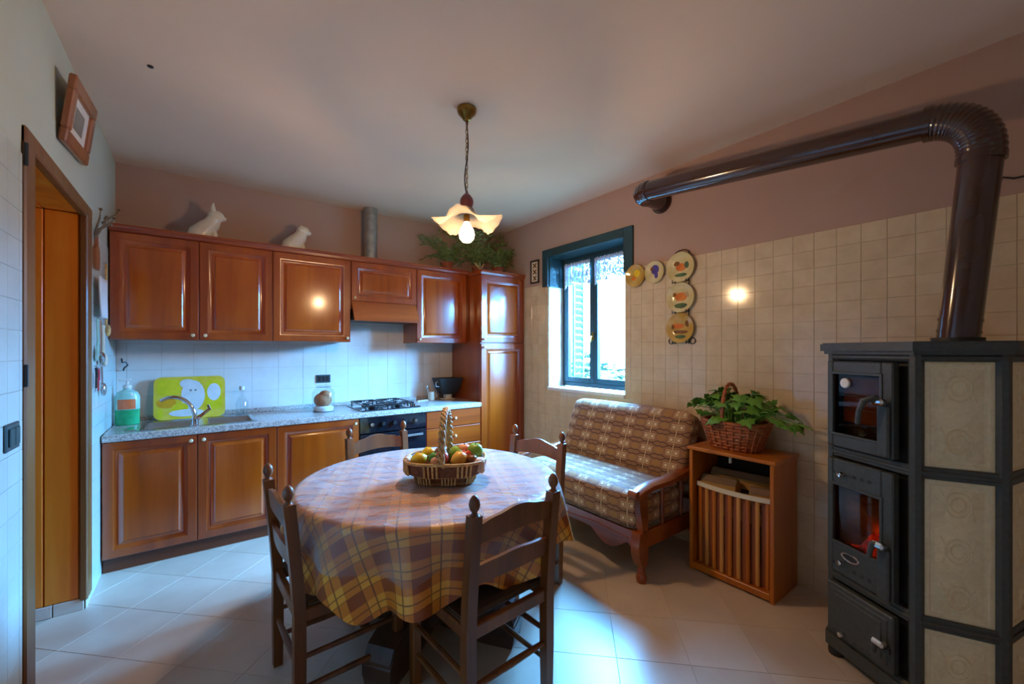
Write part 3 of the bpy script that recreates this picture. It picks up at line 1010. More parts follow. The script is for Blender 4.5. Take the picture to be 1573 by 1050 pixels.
# sink
t = thing('kitchen_sink', 'stainless steel double sink set into the worktop', 'sink', (0, 3.9, .7))
def bowl(x0, x1, y0, y1, depth):
    m = MB()
    r = [(0, ZT + .003), (.012, ZT + .004), (.03, ZT - .004), (.04, ZT - depth + .02), (.06, ZT - depth)]
    v = []; f = []
    for ins, z in r:
        v += [(x0 + ins, y0 + ins, z), (x1 - ins, y0 + ins, z), (x1 - ins, y1 - ins, z), (x0 + ins, y1 - ins, z)]
    for j in range(len(r) - 1):
        for i in range(4):
            k = (i + 1) % 4
            f.append((j * 4 + i, j * 4 + k, (j + 1) * 4 + k, (j + 1) * 4 + i))
    o = (len(r) - 1) * 4
    f.append((o, o + 1, o + 2, o + 3))
    m.add(v, f)
    return m.build('bowl', M['steel'], t, smooth=50)
for x0, x1 in ((-.345, -.012), (.012, .345)):
    bo = bowl(x0, x1, SY0 - .015, SY1 + .015, .15)
    m = MB(); m.lathe([(.035, 0), (.035, .003), (.02, .004), (1e-4, .002)], 16, ((x0 + x1) / 2, 3.9, ZT - .149)); m.build('drain', M['chrome'], bo)
m = MB(); m.box(-.012, .012, SY0 - .015, SY1 + .015, ZT, ZT + .004, .001); m.build('divider', M['steel'], t)
m = MB(); m.box(-.40, -.345, 3.70, 3.86, ZT, ZT + .006, .002); m.build('soap_ledge', M['steel'], t)
# tap
t = thing('kitchen_tap', 'chrome swan-neck mixer tap curving over the sink', 'tap', (-.03, 3.715, ZT))
tx, ty = -.035, 3.685
m = MB(); m.lathe([(.028, 0), (.028, .006), (.022, .012), (.02, .05), (.022, .055), (.016, .07)], 18, (tx, ty, ZT)); m.build('base', M['chrome'], t)
pts = []
for i in range(15):
    a = PI * .5 * i / 14 * 1.35
    pts.append((tx - .13 * (1 - math.cos(a)) * .95, ty + .03 * (1 - math.cos(a)), ZT + .06 + .15 * math.sin(a)))
m = MB(); m.tube(pts, [.014 - .003 * i / 14 for i in range(15)], 12); m.build('spout', M['chrome'], t)
m = MB(); m.tube([(tx + .012, ty, ZT + .05), (tx + .05, ty + .01, ZT + .085), (tx + .085, ty + .015, ZT + .115), (tx + .075, ty + .018, ZT + .145)], [.012, .011, .012, .008], 10); m.build('lever', M['chrome'], t)

# wall units
ZU0, ZU1 = 1.498, 2.235
t = thing('wall_cabinet', 'two-door cherry wood wall cabinet over the sink, beside the doorway', 'cabinet', (-.0175, 4.05, ZU0))
carcass(MODS[0], MODS[2] - G, YU + .021, YB - .008, ZU0, ZU1, t)
cab_door(MODS[0] + .004, -.013, ZU0, ZU1, YU, t, (-.048, ZU0 + .035))
cab_door(-.009, MODS[2] + .003, ZU0, ZU1, YU, t, (.026, ZU0 + .035))
t = thing('wall_cabinet', 'single-door cherry wood wall cabinet left of the cooker hood', 'cabinet', (.78, 4.05, ZU0))
carcass(MODS[2] + G, MODS[3] - G, YU + .021, YB - .008, ZU0, ZU1, t)
cab_door(MODS[2] + .007, MODS[3], ZU0, ZU1, YU, t, (MODS[3] - .03, ZU0 + .035))
t = thing('cooker_hood', 'cherry wood cooker hood with small door and slanted visor', 'hood', (1.4, 4.05, 1.69))
carcass(MODS[3] + G, MODS[4] + .02, YU + .021, YB - .008, 1.80, ZU1, t)
cab_door(MODS[3] + .01, MODS[4] + .02, 1.875, ZU1, YU, t, (MODS[3] + .035, 1.905))
m = MB(); m.prism([(YU + .005, 1.872), (YU - .085, 1.705), (YU - .085, 1.69), (YU - .066, 1.69), (YU - .066, 1.70), (YU + .024, 1.868)], 'x', MODS[3] + .012, MODS[4] + .015); m.build('visor', M['cherry_x'], t)
m = MB(); m.box(MODS[3] + .014, MODS[4] + .013, YU + .012, YB - .01, 1.70, 1.80); m.build('extractor', M['black'], t)
t = thing('wall_cabinet', 'single-door cherry wood wall cabinet between cooker hood and tall unit', 'cabinet', (2.02, 4.05, ZU0))
carcass(MODS[4] + .024, MODS[5] - G, YU + .021, YB - .008, ZU0, ZU1, t)
cab_door(MODS[4] + .024, MODS[5] - .02, ZU0, ZU1, YU, t, (MODS[4] + .05, ZU0 + .035))
m = MB(); m.prism([(YU - .02, 2.285), (YU - .02, 2.272), (YU - .008, 2.262), (YU - .004, 2.245), (YU + .006, 2.237), (YB - .008, 2.237), (YB - .008, 2.285)], 'x', MODS[0], MODS[5] - .003); tag(m.build('cornice', M['cherry_x']), 'moulded cherry wood cornice along the top of the wall cabinets', 'cornice')
# tall unit
t = thing('tall_cabinet', 'tall two-door cherry wood cabinet housing the fridge in the corner', 'cabinet', (2.6, 3.93, 0))
carcass(MODS[5] + G, XR - .006, YD + .021, YB - .008, .06, 2.215, t)
cab_door(MODS[5] + .006, XR - .01, 1.505, 2.215, YD, t, (MODS[5] + .035, 1.54), fw=.07)
cab_door(MODS[5] + .006, XR - .01, .10, 1.495, YD, t, (MODS[5] + .035, 1.455), fw=.07)
m = MB(); m.prism([(YD - .02, 2.262), (YD - .02, 2.25), (YD - .006, 2.24), (YD, 2.217), (YB - .008, 2.217), (YB - .008, 2.262)], 'x', MODS[5], XR - .004); m.build('cornice', M['cherry_x'], t)
m = MB(); m.box(MODS[5] + .004, XR - .008, YD + .05, YD + .07, 0, .06); m.build('plinth', M['plinth'], t)
# duct
m = MB(); m.lathe([(.066, 0), (.066, .02), (.062, .024), (.062, .47), (.066, .474), (.066, HC - 2.287)], 24, (1.345, 4.12, 2.286)); tag(m.build('extractor_duct', M['duct']), 'grey metal extractor duct rising from the cabinets to the ceiling', 'duct')

# hob
t = thing('gas_hob', 'four-burner gas hob with dark grates set in the worktop', 'hob', (1.395, 3.9, ZT))
m = MB(); m.box(1.12, 1.67, 3.66, 4.14, ZT, ZT + .01, .004); m.build('plate', M['blackglass'], t)
for i, (x, y, r) in enumerate(((1.26, 3.79, .045), (1.26, 4.02, .035), (1.50, 3.79, .035), (1.50, 4.02, .05))):
    m = MB(); m.lathe([(r, 0), (r, .012), (r * .8, .016), (r * .75, .022), (1e-4, .024)], 18, (x, y, ZT + .01)); m.build('burner', M['black'], t)
for x in (1.26, 1.50):
    m = MB()
    z = ZT + .045
    m.tube([(x - .105, 3.68, z), (x + .105, 3.68, z), (x + .105, 4.12, z), (x - .105, 4.12, z)], .006, 6, closed=True)
    for y in (3.79, 4.02):
        m.tube([(x - .105, y, z), (x - .03, y, z)], .006, 6).tube([(x + .03, y, z), (x + .105, y, z)], .006, 6)
        m.tube([(x, y - .11, z), (x, y - .03, z)], .006, 6).tube([(x, y + .03, z), (x, y + .1, z)], .006, 6)
    for px in (-.1, .1):
        for y in (3.69, 4.11):
            m.tube([(x + px, y, ZT + .008), (x + px, y, z)], .006, 6)
    m.build('grate', M['black'], t)
for i in range(4):
    m = MB(); m.lathe([(.018, 0), (.016, .02), (1e-4, .021)], 12, (1.635, 3.72 + i * .08, ZT + .01)); m.build('dial', M['steel'], t)

# ------------------------------------------------------------------ on the worktop
t = thing('soap_bottle', 'pump bottle of green dish soap in the corner beside the doorway', 'bottle', (-.425, 4.06, ZT))
sx, sy = -.425, 4.06
m = MB(); m.lathe([(.062, 0), (.068, .006), (.068, .11)], 24, (sx, sy, ZT), sy=.7); m.build('liquid', M['soapgreen'], t)
m = MB(); m.lathe([(.069, .111), (.069, .2), (.055, .235), (.025, .252), (.022, .262)], 24, (sx, sy, ZT), sy=.7); bt = m.build('bottle', M['soapclear'], t)
m = MB(); m.lathe([(.0245, .262), (.0245, .285), (.008, .29), (.008, .318)], 14, (sx, sy, ZT)).box(sx - .045, sx + .02, sy - .012, sy + .012, ZT + .316, ZT + .33, .004); m.build('pump', M['white'], t)
m = MB()
for k in range(2):
    v = []; f = []
    for i in range(7):
        a = -PI / 2 + (-.75 + .25 * i) + 0
        for z in (.115, .185):
            v.append((sx + .071 * math.cos(a), sy + .0505 * math.sin(a), ZT + z))
    f = [(2 * i, 2 * i + 2, 2 * i + 3, 2 * i + 1) for i in range(6)]
    if k == 0: m.add(v, f)
m.build('label', M['pagecol_orange'], bt, label='orange and white label')

# decorative tray leaning on the tiles
def flat_shape(poly, off, th, T):
    n = len(poly); m = MB()
    v = [(p, off, q) for p, q in poly] + [(p, off + th, q) for p, q in poly]
    f = [list(range(n)), list(range(n, 2 * n))[::-1]] + [(i, n + i, n + (i + 1) % n, (i + 1) % n) for i in range(n)]
    return m.add(v, f, T)
def ell(cx, cy, rx, ry, n=18, a0=0):
    return [(cx + rx * math.cos(a0 + 2 * PI * i / n), cy + ry * math.sin(a0 + 2 * PI * i / n)) for i in range(n)]
t = thing('printed_tray', 'yellow tray printed with a white jug and fruit leaning behind the tap', 'tray', (-.06, 4.19, ZT))
T = Matrix.Translation((-.29, 4.145, ZT + .0)) @ Matrix.Rotation(-.13, 4, 'X')
def rrect(x0, x1, z0, z1, r, n=5):
    out = []
    for cx, cz, a in ((x1 - r, z1 - r, 0), (x0 + r, z1 - r, PI / 2), (x0 + r, z0 + r, PI), (x1 - r, z0 + r, 1.5 * PI)):
        out += [(cx + r * math.cos(a + PI / 2 * i / n), cz + r * math.sin(a + PI / 2 * i / n)) for i in range(n + 1)]
    return out
flat_shape(rrect(0, .45, 0, .33, .05), 0, .01, T).build('board', M['p_lime'], t)
for nm, poly, off, mt in (('print', rrect(.02, .16, .19, .31, .03), -.0006, 'p_yellow'), ('print', rrect(.32, .43, .06, .30, .04), -.0007, 'p_yellow'),
                          ('jug', ell(.24, .18, .075, .12), -.0012, 'p_white'), ('jug', ell(.205, .275, .05, .035), -.0014, 'p_white'),
                          ('cup', ell(.375, .2, .045, .07), -.0012, 'p_white'), ('lemon', ell(.075, .13, .06, .042), -.0014, 'p_orange'),
                          ('lemon', ell(.16, .085, .05, .04), -.0016, 'p_yellow'), ('plate', ell(.2, .045, .11, .028), -.0018, 'p_white'),
                          ('leaf', ell(.02 + .02, .05, .018, .04), -.0013, 'p_yellow'), ('dot', ell(.225, .22, .008, .008), -.0022, 'p_grey'), ('dot', ell(.255, .22, .008, .008), -.0022, 'p_grey')):
    flat_shape(poly, off, .0005, T).build(nm, M[mt], t)
# glass bottle by the sink
t = thing('glass_bottle', 'small clear glass bottle standing behind the sink', 'bottle', (.275, 4.135, ZT))
m = MB(); m.lathe([(.042, 0), (.045, .004), (.045, .1), (.03, .13), (.014, .16), (.014, .2), (.018, .204), (.018, .215)], 18, (.275, 4.14, ZT)); m.build('body', M['bottleglass'], t)
m = MB(); m.lathe([(.0195, 0), (.0195, .03), (1e-4, .032)], 14, (.275, 4.14, ZT + .205)); m.build('cap', M['white'], t)
# jar
jx, jy = .865, 3.92
t = thing('glass_jar', 'glass storage jar with brown contents on the worktop by the hob', 'jar', (jx, jy, ZT))
m = MB(); m.lathe([(.088, 0), (.092, .006), (.092, .16), (.075, .19), (.06, .2), (.06, .212)], 24, (jx, jy, ZT)); m.build('glass', M['bottleglass'], t)
m = MB(); m.ball((jx - .005, jy, ZT + .1), .076, .076, .065).ball((jx + .01, jy - .01, ZT + .145), .05, .05, .04); m.build('contents', M['bread'], t)
m = MB(); m.lathe([(1e-4, .004), (.08, .006), (.084, .035), (.06, .05), (.03, .042), (1e-4, .045)], 14, (jx, jy, ZT)); m.build('paper_wrap', M['paper'], t)
m = MB(); m.lathe([(.064, 0), (.064, .012), (.05, .018), (1e-4, .02)], 20, (jx, jy, ZT + .212)); m.build('lid', M['bottleglass'], t)
# wall socket
t = thing('wall_socket', 'dark wall socket plate above the glass jar', 'socket', (.93, YB - .008, 1.15))
m = MB(); m.box(.868, .995, YB - .015, YB - .0055, 1.115, 1.19, .004); p = m.build('plate', M['switch'], t)
for i in range(3):
    m = MB(); m.box(.882 + i * .036, .91 + i * .036, YB - .019, YB - .0148, 1.128, 1.177, .002); m.build('module', M['black'], p)
# mug with spoon
mx, my = 1.99, 4.10
t = thing('mug', 'small beige mug with handle and spoon on the worktop end', 'mug', (mx, my, ZT))
m = MB(); m.lathe([(1e-4, 0), (.03, 0), (.036, .01), (.036, .09), (.033, .09), (.032, .012), (1e-4, .01)], 20, (mx, my, ZT)); m.build('body', M['offwhite'], t)
m = MB(); m.tube([(mx + .035, my, ZT + .075), (mx + .06, my, ZT + .07), (mx + .062, my, ZT + .035), (mx + .035, my, ZT + .02)], .006, 8); m.build('handle', M['offwhite'], t)
m = MB(); m.tube([(1.97, 4.1, ZT + .015), (1.94, 4.09, ZT + .13)], .004, 6).ball((1.935, 4.088, ZT + .14), .012, .006, .02); tag(m.build('spoon', M['steel']), 'metal spoon standing in the beige mug', 'spoon')
m = MB(); m.box(-.14, .0, -.012, .012, 0, .012, .003, Matrix.Translation((1.94, 4.08, ZT)) @ Matrix.Rotation(.25, 4, 'Z')); tag(m.build('spatula', M['offwhite']), 'pale spatula lying flat on the worktop beside the mug', 'spatula')
# kitchen scale with dark pan
kx, ky = 2.17, 4.07
t = thing('kitchen_scale', 'kitchen scale with deep dark pan on a white foot', 'scale', (kx, ky, ZT))
m = MB(); m.box(kx - .06, kx + .06, ky - .06, ky + .06, ZT, ZT + .012, .005).box(kx - .035, kx + .035, ky - .035, ky + .035, ZT + .012, ZT + .06, .006); m.build('foot', M['offwhite'], t)
m = MB()
r = [(.07, .06), (.105, .12), (.135, .225), (.14, .235), (.128, .235), (.1, .125), (.06, .07)]
v = []; f = []
for a, z in r:
    v += [(kx - a, ky - a * .75, ZT + z), (kx + a, ky - a * .75, ZT + z), (kx + a, ky + a * .75, ZT + z), (kx - a, ky + a * .75, ZT + z)]
for j in range(len(r) - 1):
    for i in range(4):
        k = (i + 1) % 4
        f.append((j * 4 + i, j * 4 + k, (j + 1) * 4 + k, (j + 1) * 4 + i))
f.append((0, 1, 2, 3)); o = (len(r) - 1) * 4; f.append((o, o + 1, o + 2, o + 3))
m.add(v, f); m.build('pan', M['irondark'], t, smooth=25)
m = MB(); m.tube([(kx - .14, ky - .05, ZT + .2), (kx - .165, ky - .05, ZT + .19), (kx - .16, ky - .05, ZT + .15), (kx - .125, ky - .05, ZT + .15)], .006, 8); m.build('handle', M['steel'], t)

# ------------------------------------------------------------------ figurines and plants on top of the cabinets
def figurine(x, y, z, s, flip, label, ears):
    t = thing('animal_figurine', label, 'figurine', (x, y, z), group='white figurines on the wall cabinets')
    d = 1 if flip else -1
    m = MB()
    m.tube([(-.07 * s, 0, .0), (-.05 * s, 0, .045 * s), (-.01 * s, 0, .09 * s), (.03 * s, 0, .14 * s), (.05 * s, 0, .19 * s)], [.068 * s, .076 * s, .07 * s, .058 * s, .046 * s], 14)
    m.ball((.056 * s, 0, .2 * s), .058 * s, .05 * s, .05 * s)
    m.ball((.098 * s, 0, .19 * s), .03 * s, .026 * s, .022 * s)
    m.tube([(.02 * s, -.025 * s, .1 * s), (.05 * s, -.028 * s, .05 * s), (.05 * s, -.028 * s, .008)], [.025 * s, .018 * s, .018 * s], 10)
    m.tube([(.02 * s, .025 * s, .1 * s), (.05 * s, .028 * s, .05 * s), (.05 * s, .028 * s, .008)], [.025 * s, .018 * s, .018 * s], 10)
    m.box(-.12 * s, .09 * s, -.06 * s, .06 * s, 0, .012 * s, .004)
    m.build('body', M['figurine'], t, world=False, smooth=70)
    for q in (-1, 1):
        e = MB(); h = ears
        e.tube([(.04 * s, q * .022 * s, .225 * s), (.035 * s, q * .03 * s, .225 * s + h * .6 * s), (.04 * s, q * .034 * s, .225 * s + h * s)], [.02 * s, .015 * s, .003 * s], 8)
        e.build('ear', M['figurine'], t, world=False, smooth=60)
    e = MB()
    for q in (-1, 1):
        e.ball((.092 * s, q * .026 * s, .212 * s), .006 * s)
    e.build('eyes', M['black'], t, world=False)
    return t
figurine(.04, 4.04, 2.2855, .98, True, 'white ceramic figurine with long upright ears, left of the two on the cabinets', .075)
figurine(.67, 4.04, 2.2855, .94, True, 'white ceramic figurine with a rounded head, nearer the extractor duct', .022)

def fern(loc, n, L, label, seed, up=.9, name='trailing_plant', xlim=None):
    rr = random.Random(seed)
    t = thing(name, label, 'plant', loc)
    fo = MB()
    for k in range(n):
        a = 2 * PI * k / n + rr.uniform(-.3, .3)
        ln = L * rr.uniform(.6, 1.05); rise = up * rr.uniform(.5, 1.1)
        pts = []
        for i in range(9):
            q = i / 8
            pts.append(Vector((math.cos(a) * ln * q, math.sin(a) * ln * .5 * q, .1 + ln * (rise * q - 1.0 * q * q * .75))))
        for p in pts:
            p.z = max(p.z, .012)
            wx, wy = loc[0] + p.x, loc[1] + p.y
            p.x += min(0, 2.84 - wx); p.y += min(0, 4.2 - wy)
        fo.tube(pts, .002, 4)
        for i in range(1, 9):
            for s in (-1, 1, 0):
                d = (pts[i] - pts[i - 1]).normalized()
                side = d.cross(Vector((0, 0, 1)))
                if side.length < 1e-3: side = Vector((1, 0, 0))
                side.normalize()
                tip = pts[i] + side * s * .045 + d * .03 + Vector((0, 0, rr.uniform(-.02, .03)))
                tip.z = max(tip.z, .006)
                tip.x += min(0, 2.88 - loc[0] - tip.x); tip.y += min(0, 4.22 - loc[1] - tip.y)
                w = d * .012
                mid = (pts[i] + tip) / 2
                fo.add([pts[i], mid - w + Vector((0, 0, .004)), tip, mid + w + Vector((0, 0, .004))], [(0, 1, 2, 3)])
    fo.build('foliage', M['fern'], t, world=False, smooth=0, kind='stuff')
    po = MB(); po.lathe([(.05, 0), (.065, .085), (.07, .09), (.07, .1), (.055, .1), (.05, .08), (1e-4, .08)], 18); po.build('pot', M['terracotta'], t, world=False)
    return t
fern((2.16, 4.06, 2.286), 30, .33, 'bushy green plant on the cabinets behind the hanging lamp', 11, 1.5)
fern((2.52, 4.0, 2.263), 46, .46, 'large bushy green plant on the tall corner cabinet', 12, 1.75)
fern((2.70, 3.86, 2.263), 30, .34, 'green trailing plant at the right edge of the tall corner cabinet', 13, 1.4)
t = thing('dried_sprig', 'small pale dried sprig on the front edge of the tall cabinet', 'dried flowers', (2.36, 3.70, 2.263))
m = MB()
for i in range(7):
    a = random.uniform(0, 6.28)
    m.tube([(0, 0, .004), (.03 * math.cos(a), .03 * math.sin(a), .04), (.06 * math.cos(a), .06 * math.sin(a), .07 + .02 * random.random())], .004, 5)
m.build('stems', M['straw'], t, world=False)

# ------------------------------------------------------------------ left wall: picture, switch, hanging things
t = thing('picture_frame', 'tilted brown wooden picture frame high above the doorway', 'picture', (XL, 2.88, 2.36))
tilt = Matrix.Translation((XL + .004, 2.655, 2.352)) @ Matrix.Rotation(.10, 4, 'X') @ Matrix.Rotation(.14, 4, 'Y')
W_, H_, fwid, th = .45, .30, .062, .028
for (y0, y1, z0, z1) in ((0, W_, 0, fwid), (0, W_, H_ - fwid, H_), (0, fwid, fwid, H_ - fwid), (W_ - fwid, W_, fwid, H_ - fwid)):
    m = MB(); m.box(0, th, y0, y1, z0, z1, .006, tilt); m.build('frame', M['frameswood'], t)
m = MB(); m.box(.004, .012, fwid, W_ - fwid, fwid, H_ - fwid, 0, tilt); pc = m.build('picture', M['paper'], t, label='pale grey-white picture')
m = MB(); m.box(.0125, .0135, .14, .31, .10, .2, 0, tilt); m.build('print', M['p_grey'], pc)

t = thing('light_switch', 'dark teal light switch plate on the wall left of the doorway', 'switch', (XL, 2.09, 1.135))
m = MB(); m.box(XL + .004, XL + .013, 2.03, 2.152, 1.09, 1.18, .004); p = m.build('plate', M['switch'], t)
for i in range(2):
    m = MB(); m.box(XL + .013, XL + .018, 2.045 + i * .05, 2.087 + i * .05, 1.105, 1.165, .003); m.build('rocker', M['teal'], p)

XW = XL + .006
# dried twigs
t = thing('dried_twigs', 'grey dried twig ornament at the top of the wall beside the doorway', 'ornament', (XW, 3.6, 2.15))
m = MB()
for i, (y0, z0, y1, z1, out) in enumerate(((3.40, 2.08, 3.62, 2.25, .03), (3.42, 2.12, 3.75, 2.24, .04), (3.45, 2.1, 3.66, 2.27, .03), (3.5, 2.15, 3.8, 2.30, .05), (3.40, 2.1, 3.52, 2.28, .02), (3.62, 2.22, 4.0, 2.41, .05))):
    m.tube([(XW + .008, y0, z0), (XW + out, (y0 + y1) / 2, (z0 + z1) / 2 + .02), (XW + out * .8, y1, z1)], [.006, .004, .002], 6)
    m.ball((XW + out * .8, y1, z1), .009)
m.build('twigs', M['twig'], t)
# wooden paddle
t = thing('wooden_paddle', 'brown wooden paddle hanging beside the doorway', 'paddle', (XW, 3.45, 1.9))
m = MB(); m.prism([(3.385, 1.93), (3.40, 1.90), (3.48, 1.90), (3.50, 1.93), (3.50, 2.02), (3.46, 2.045), (3.455, 2.11), (3.43, 2.11), (3.425, 2.045), (3.385, 2.02)], 'x', XW, XW + .016); m.build('blade', M['frameswood'], t)
m = MB(); m.tube([(XW + .008, 3.4425, 2.09), (XW + .012, 3.4425, 2.13)], .004, 6); m.build('hook', M['black'], t)
# thin wooden spoon rail items and white cloth
def hang_cloth(y0, y1, z0, z1, label, mat):
    m = MB(); v = []; f = []; n = 12
    for i in range(n + 1):
        for j in range(9):
            q = j / 8
            v.append((XW + .022 + .009 * math.sin(i / n * 9 + q) * (.4 + q), y0 + (y1 - y0) * i / n, z1 + (z0 - z1) * q))
    for i in range(n):
        for j in range(8):
            a = i * 9 + j
            f.append((a, a + 9, a + 10, a + 1))
    m.add(v, f)
    o = m.build('hanging_cloth', M[mat], smooth=80)
    s = o.modifiers.new('thick', 'SOLIDIFY'); s.thickness = .006
    return tag(o, label, 'cloth')
hang_cloth(3.40, 3.64, 1.62, 1.86, 'white cloth hanging on the wall beside the doorway', 'paper')
def hang_tool(y, z0, z1, label, name, cat, mat, head, hm, hs):
    t = thing(name, label, cat, (XW, y, z0))
    m = MB(); m.tube([(XW + .012, y, z1), (XW + .015, y, (z0 + z1) / 2), (XW + .013, y, z0 + .06)], [.007, .006, .007], 8); m.build('handle', M[mat], t)
    m = MB()
    if head == 'bowl':
        m.ball((XW + .022, y, z0 + .03), .014, hs, .04)
    elif head == 'blade':
        m.prism([(y - hs, z0), (y + hs, z0), (y + hs, z0 + .07), (y, z0 + .09), (y - hs, z0 + .07)], 'x', XW + .01, XW + .016)
    m.build('head', M[hm], t)
    m = MB(); m.tube([(XW - .004, y, z1 + .008), (XW + .012, y, z1 + .01), (XW + .016, y, z1 - .005)], .003, 6); m.build('hook', M['chrome'], t)
hang_tool(3.44, 1.36, 1.61, 'long pale green kitchen slice hanging beside the doorway', 'kitchen_slice', 'utensil', 'soapclear', 'blade', 'soapclear', .03)
hang_tool(3.53, 1.34, 1.60, 'steel ladle hanging below the white cloth', 'ladle', 'utensil', 'steel', 'bowl', 'steel', .035)
hang_tool(3.62, 1.33, 1.58, 'pale wooden spoon hanging below the white cloth', 'wooden_spoon', 'utensil', 'offwhite', 'bowl', 'offwhite', .025)
hang_tool(3.72, 1.52, 1.98, 'long pale wooden rolling stick hanging next to the wall cabinet', 'wooden_stick', 'utensil', 'straw', 'bowl', 'straw', .016)
hang_tool(3.41, 1.20, 1.32, 'short black-handled knife hanging lowest beside the doorway', 'kitchen_knife', 'knife', 'black', 'blade', 'black', .014)
hang_tool(3.47, 1.18, 1.31, 'short red-handled knife hanging low beside the doorway', 'kitchen_knife', 'knife', 'redplastic', 'blade', 'redplastic', .013)
hang_tool(3.57, 1.15, 1.32, 'steel skimmer hanging low beside the doorway', 'skimmer', 'utensil', 'steel', 'bowl', 'steel', .022)
# small hook on the tiles in the corner
t = thing('wall_hook', 'small dark twisted wall hook on the tiles under the wall cabinet', 'hook', (-.46, YB - .01, 1.32))
m = MB(); m.tube([(-.475, YB - .008, 1.36), (-.47, YB - .02, 1.33), (-.45, YB - .025, 1.335), (-.44, YB - .02, 1.31), (-.46, YB - .025, 1.29), (-.465, YB - .015, 1.27)], .005, 6); m.build('wire', M['black'], t)

# ------------------------------------------------------------------ right wall: plates, small picture
t = thing('small_framed_picture', 'small upright black-framed picture with zigzag motif beside the tall cabinet', 'picture', (XR, 3.435, 2.15))
y0, y1, z0, z1 = 3.368, 3.506, 2.148, 2.396
for (a, c_, d, e) in ((y0, y1, z0, z0 + .016), (y0, y1, z1 - .016, z1), (y0, y0 + .016, z0, z1), (y1 - .016, y1, z0, z1)):
    m = MB(); m.box(XR - .016, XR + .0, a, c_, d, e, .002); m.build('frame', M['black'], t)
m = MB(); m.box(XR - .008, XR - .002, y0 + .016, y1 - .016, z0 + .016, z1 - .016); pc = m.build('picture', M['offwhite'], t, smooth=0)
m = MB()
for k in range(3):
    zc = z0 + .055 + k * .068
    for s in (-1, 1):
        m.box(-.002, 0, -.035, .035, -.007, .007, 0, Matrix.Translation((XR - .0085, (y0 + y1) / 2, zc)) @ Matrix.Rotation(s * .75, 4, 'X'))
m.build('motif', M['g_brown'], pc, smooth=0)

def wall_plate(y, z, r, label, base, marks, cat='plate', out=.012):
    t = thing('wall_plate', label, cat, (XR - out, y, z), group='decorative wall plates')
    T = Matrix.Translation((XR - out, y, z)) @ Matrix.Rotation(-PI / 2, 4, 'Y')
    m = MB(); m.lathe([(1e-4, .0), (r * .55, .0), (r * .62, .004), (r * .95, .016), (r, .018), (r * .98, .022), (r * .64, .009), (r * .55, .006), (1e-4, .006)], 32, mat=T); p = m.build('dish', M[base], t, smooth=60)
    for (dy, dz, ry, rz, mt) in marks:
        q = MB(); n = 14
        v = [(XR - out - .0075 - .012 * max(0, (math.hypot(dy + ry * math.cos(2 * PI * i / n), dz + rz * math.sin(2 * PI * i / n)) / r - .56) / .44), y - dy + ry * math.cos(2 * PI * i / n), z + dz + rz * math.sin(2 * PI * i / n)) for i in range(n)]
        v2 = [(a + .002, b_, c_) for a, b_, c_ in v]
        q.add(v + v2, [list(range(n)), list(range(n, 2 * n))[::-1]] + [(i, n + i, n + (i + 1) % n, (i + 1) % n) for i in range(n)])
        q.build('motif', M[mt], p)
    return t
wall_plate(2.125, 2.04, .094, 'small ochre glazed wall plate right beside the window', 'plate_ochre', [(.01, .02, .03, .03, 'f_yellow'), (-.02, -.02, .02, .018, 'g_orange')])
wall_plate(1.944, 2.042, .088, 'small cream wall plate with a blue-violet bunch of flowers', 'plate', [(-.0, .02, .035, .038, 'p_blue'), (.01, -.025, .016, .025, 'p_blue'), (-.03, .03, .015, .015, 'g_brown')])
wall_plate(1.72, 2.045, .113, 'cream wall plate with an orange flower, topmost in the wire rack', 'plate', [(0, .0, .042, .03, 'g_orange'), (-.035, .03, .025, .018, 'g_brown'), (.045, .012, .018, .025, 'g_green'), (0, -.058, .05, .014, 'g_green')], out=.016)
wall_plate(1.72, 1.818, .113, 'wall plate with orange fruit and green ground, middle of the wire rack', 'plate', [(0, .005, .05, .032, 'g_orange'), (-.06, .025, .025, .016, 'g_brown'), (.055, .02, .022, .02, 'g_brown'), (0, -.062, .055, .02, 'g_green')], out=.016)
wall_plate(1.724, 1.59, .113, 'ochre wall plate with brown painted scene, lowest in the wire rack', 'plate_ochre', [(-.02, .015, .05, .02, 'g_orange'), (-.07, .01, .02, .02, 'g_brown'), (.06, .03, .02, .025, 'g_brown'), (0, -.03, .06, .014, 'g_brown'), (.0, -.066, .045, .014, 'g_green')], out=.016)
t = thing('plate_rack', 'black wire rack holding three plates in a column', 'plate rack', (XR - .01, 1.72, 1.47))
m = MB()
for s in (-1, 1):
    m.tube([(XR - .009, 1.72 + s * .055, 2.16), (XR - .009, 1.72 + s * .055, 1.47)], .0035, 6)
m.build('upright', M['black'], t)
for zc in (2.045, 1.818, 1.59):
    for s in (-1, 1):
        m = MB(); m.tube([(XR - .009, 1.72 + s * .055, zc - .10), (XR - .05, 1.72 + s * .055, zc - .118), (XR - .05, 1.72 + s * .055, zc - .095)], .0035, 6); m.build('prong', M['black'], t)
for s in (-1, 1):
    m = MB(); m.tube([(XR - .012, 1.72 + s * .085 + .022 * math.cos(a * PI / 6), 1.492 + .022 * math.sin(a * PI / 6)) for a in range(12)], .0035, 6, closed=True); m.build('scroll', M['black'], t)
m = MB(); m.tube([(XR - .01, 1.665, 2.16), (XR - .012, 1.70, 2.175), (XR - .012, 1.74, 2.175), (XR - .01, 1.775, 2.16)], .0035, 6); m.build('top_loop', M['black'], t)
t = thing('wall_wire', 'short bent wire on the wall right of the stove pipe', 'wire', (XR, .12, 2.2))
m = MB(); m.tube([(XR - .004, .19, 2.18), (XR - .012, .16, 2.20), (XR - .01, .13, 2.185), (XR - .006, .02, 2.19)], .004, 6); m.build('strand', M['black'], t)
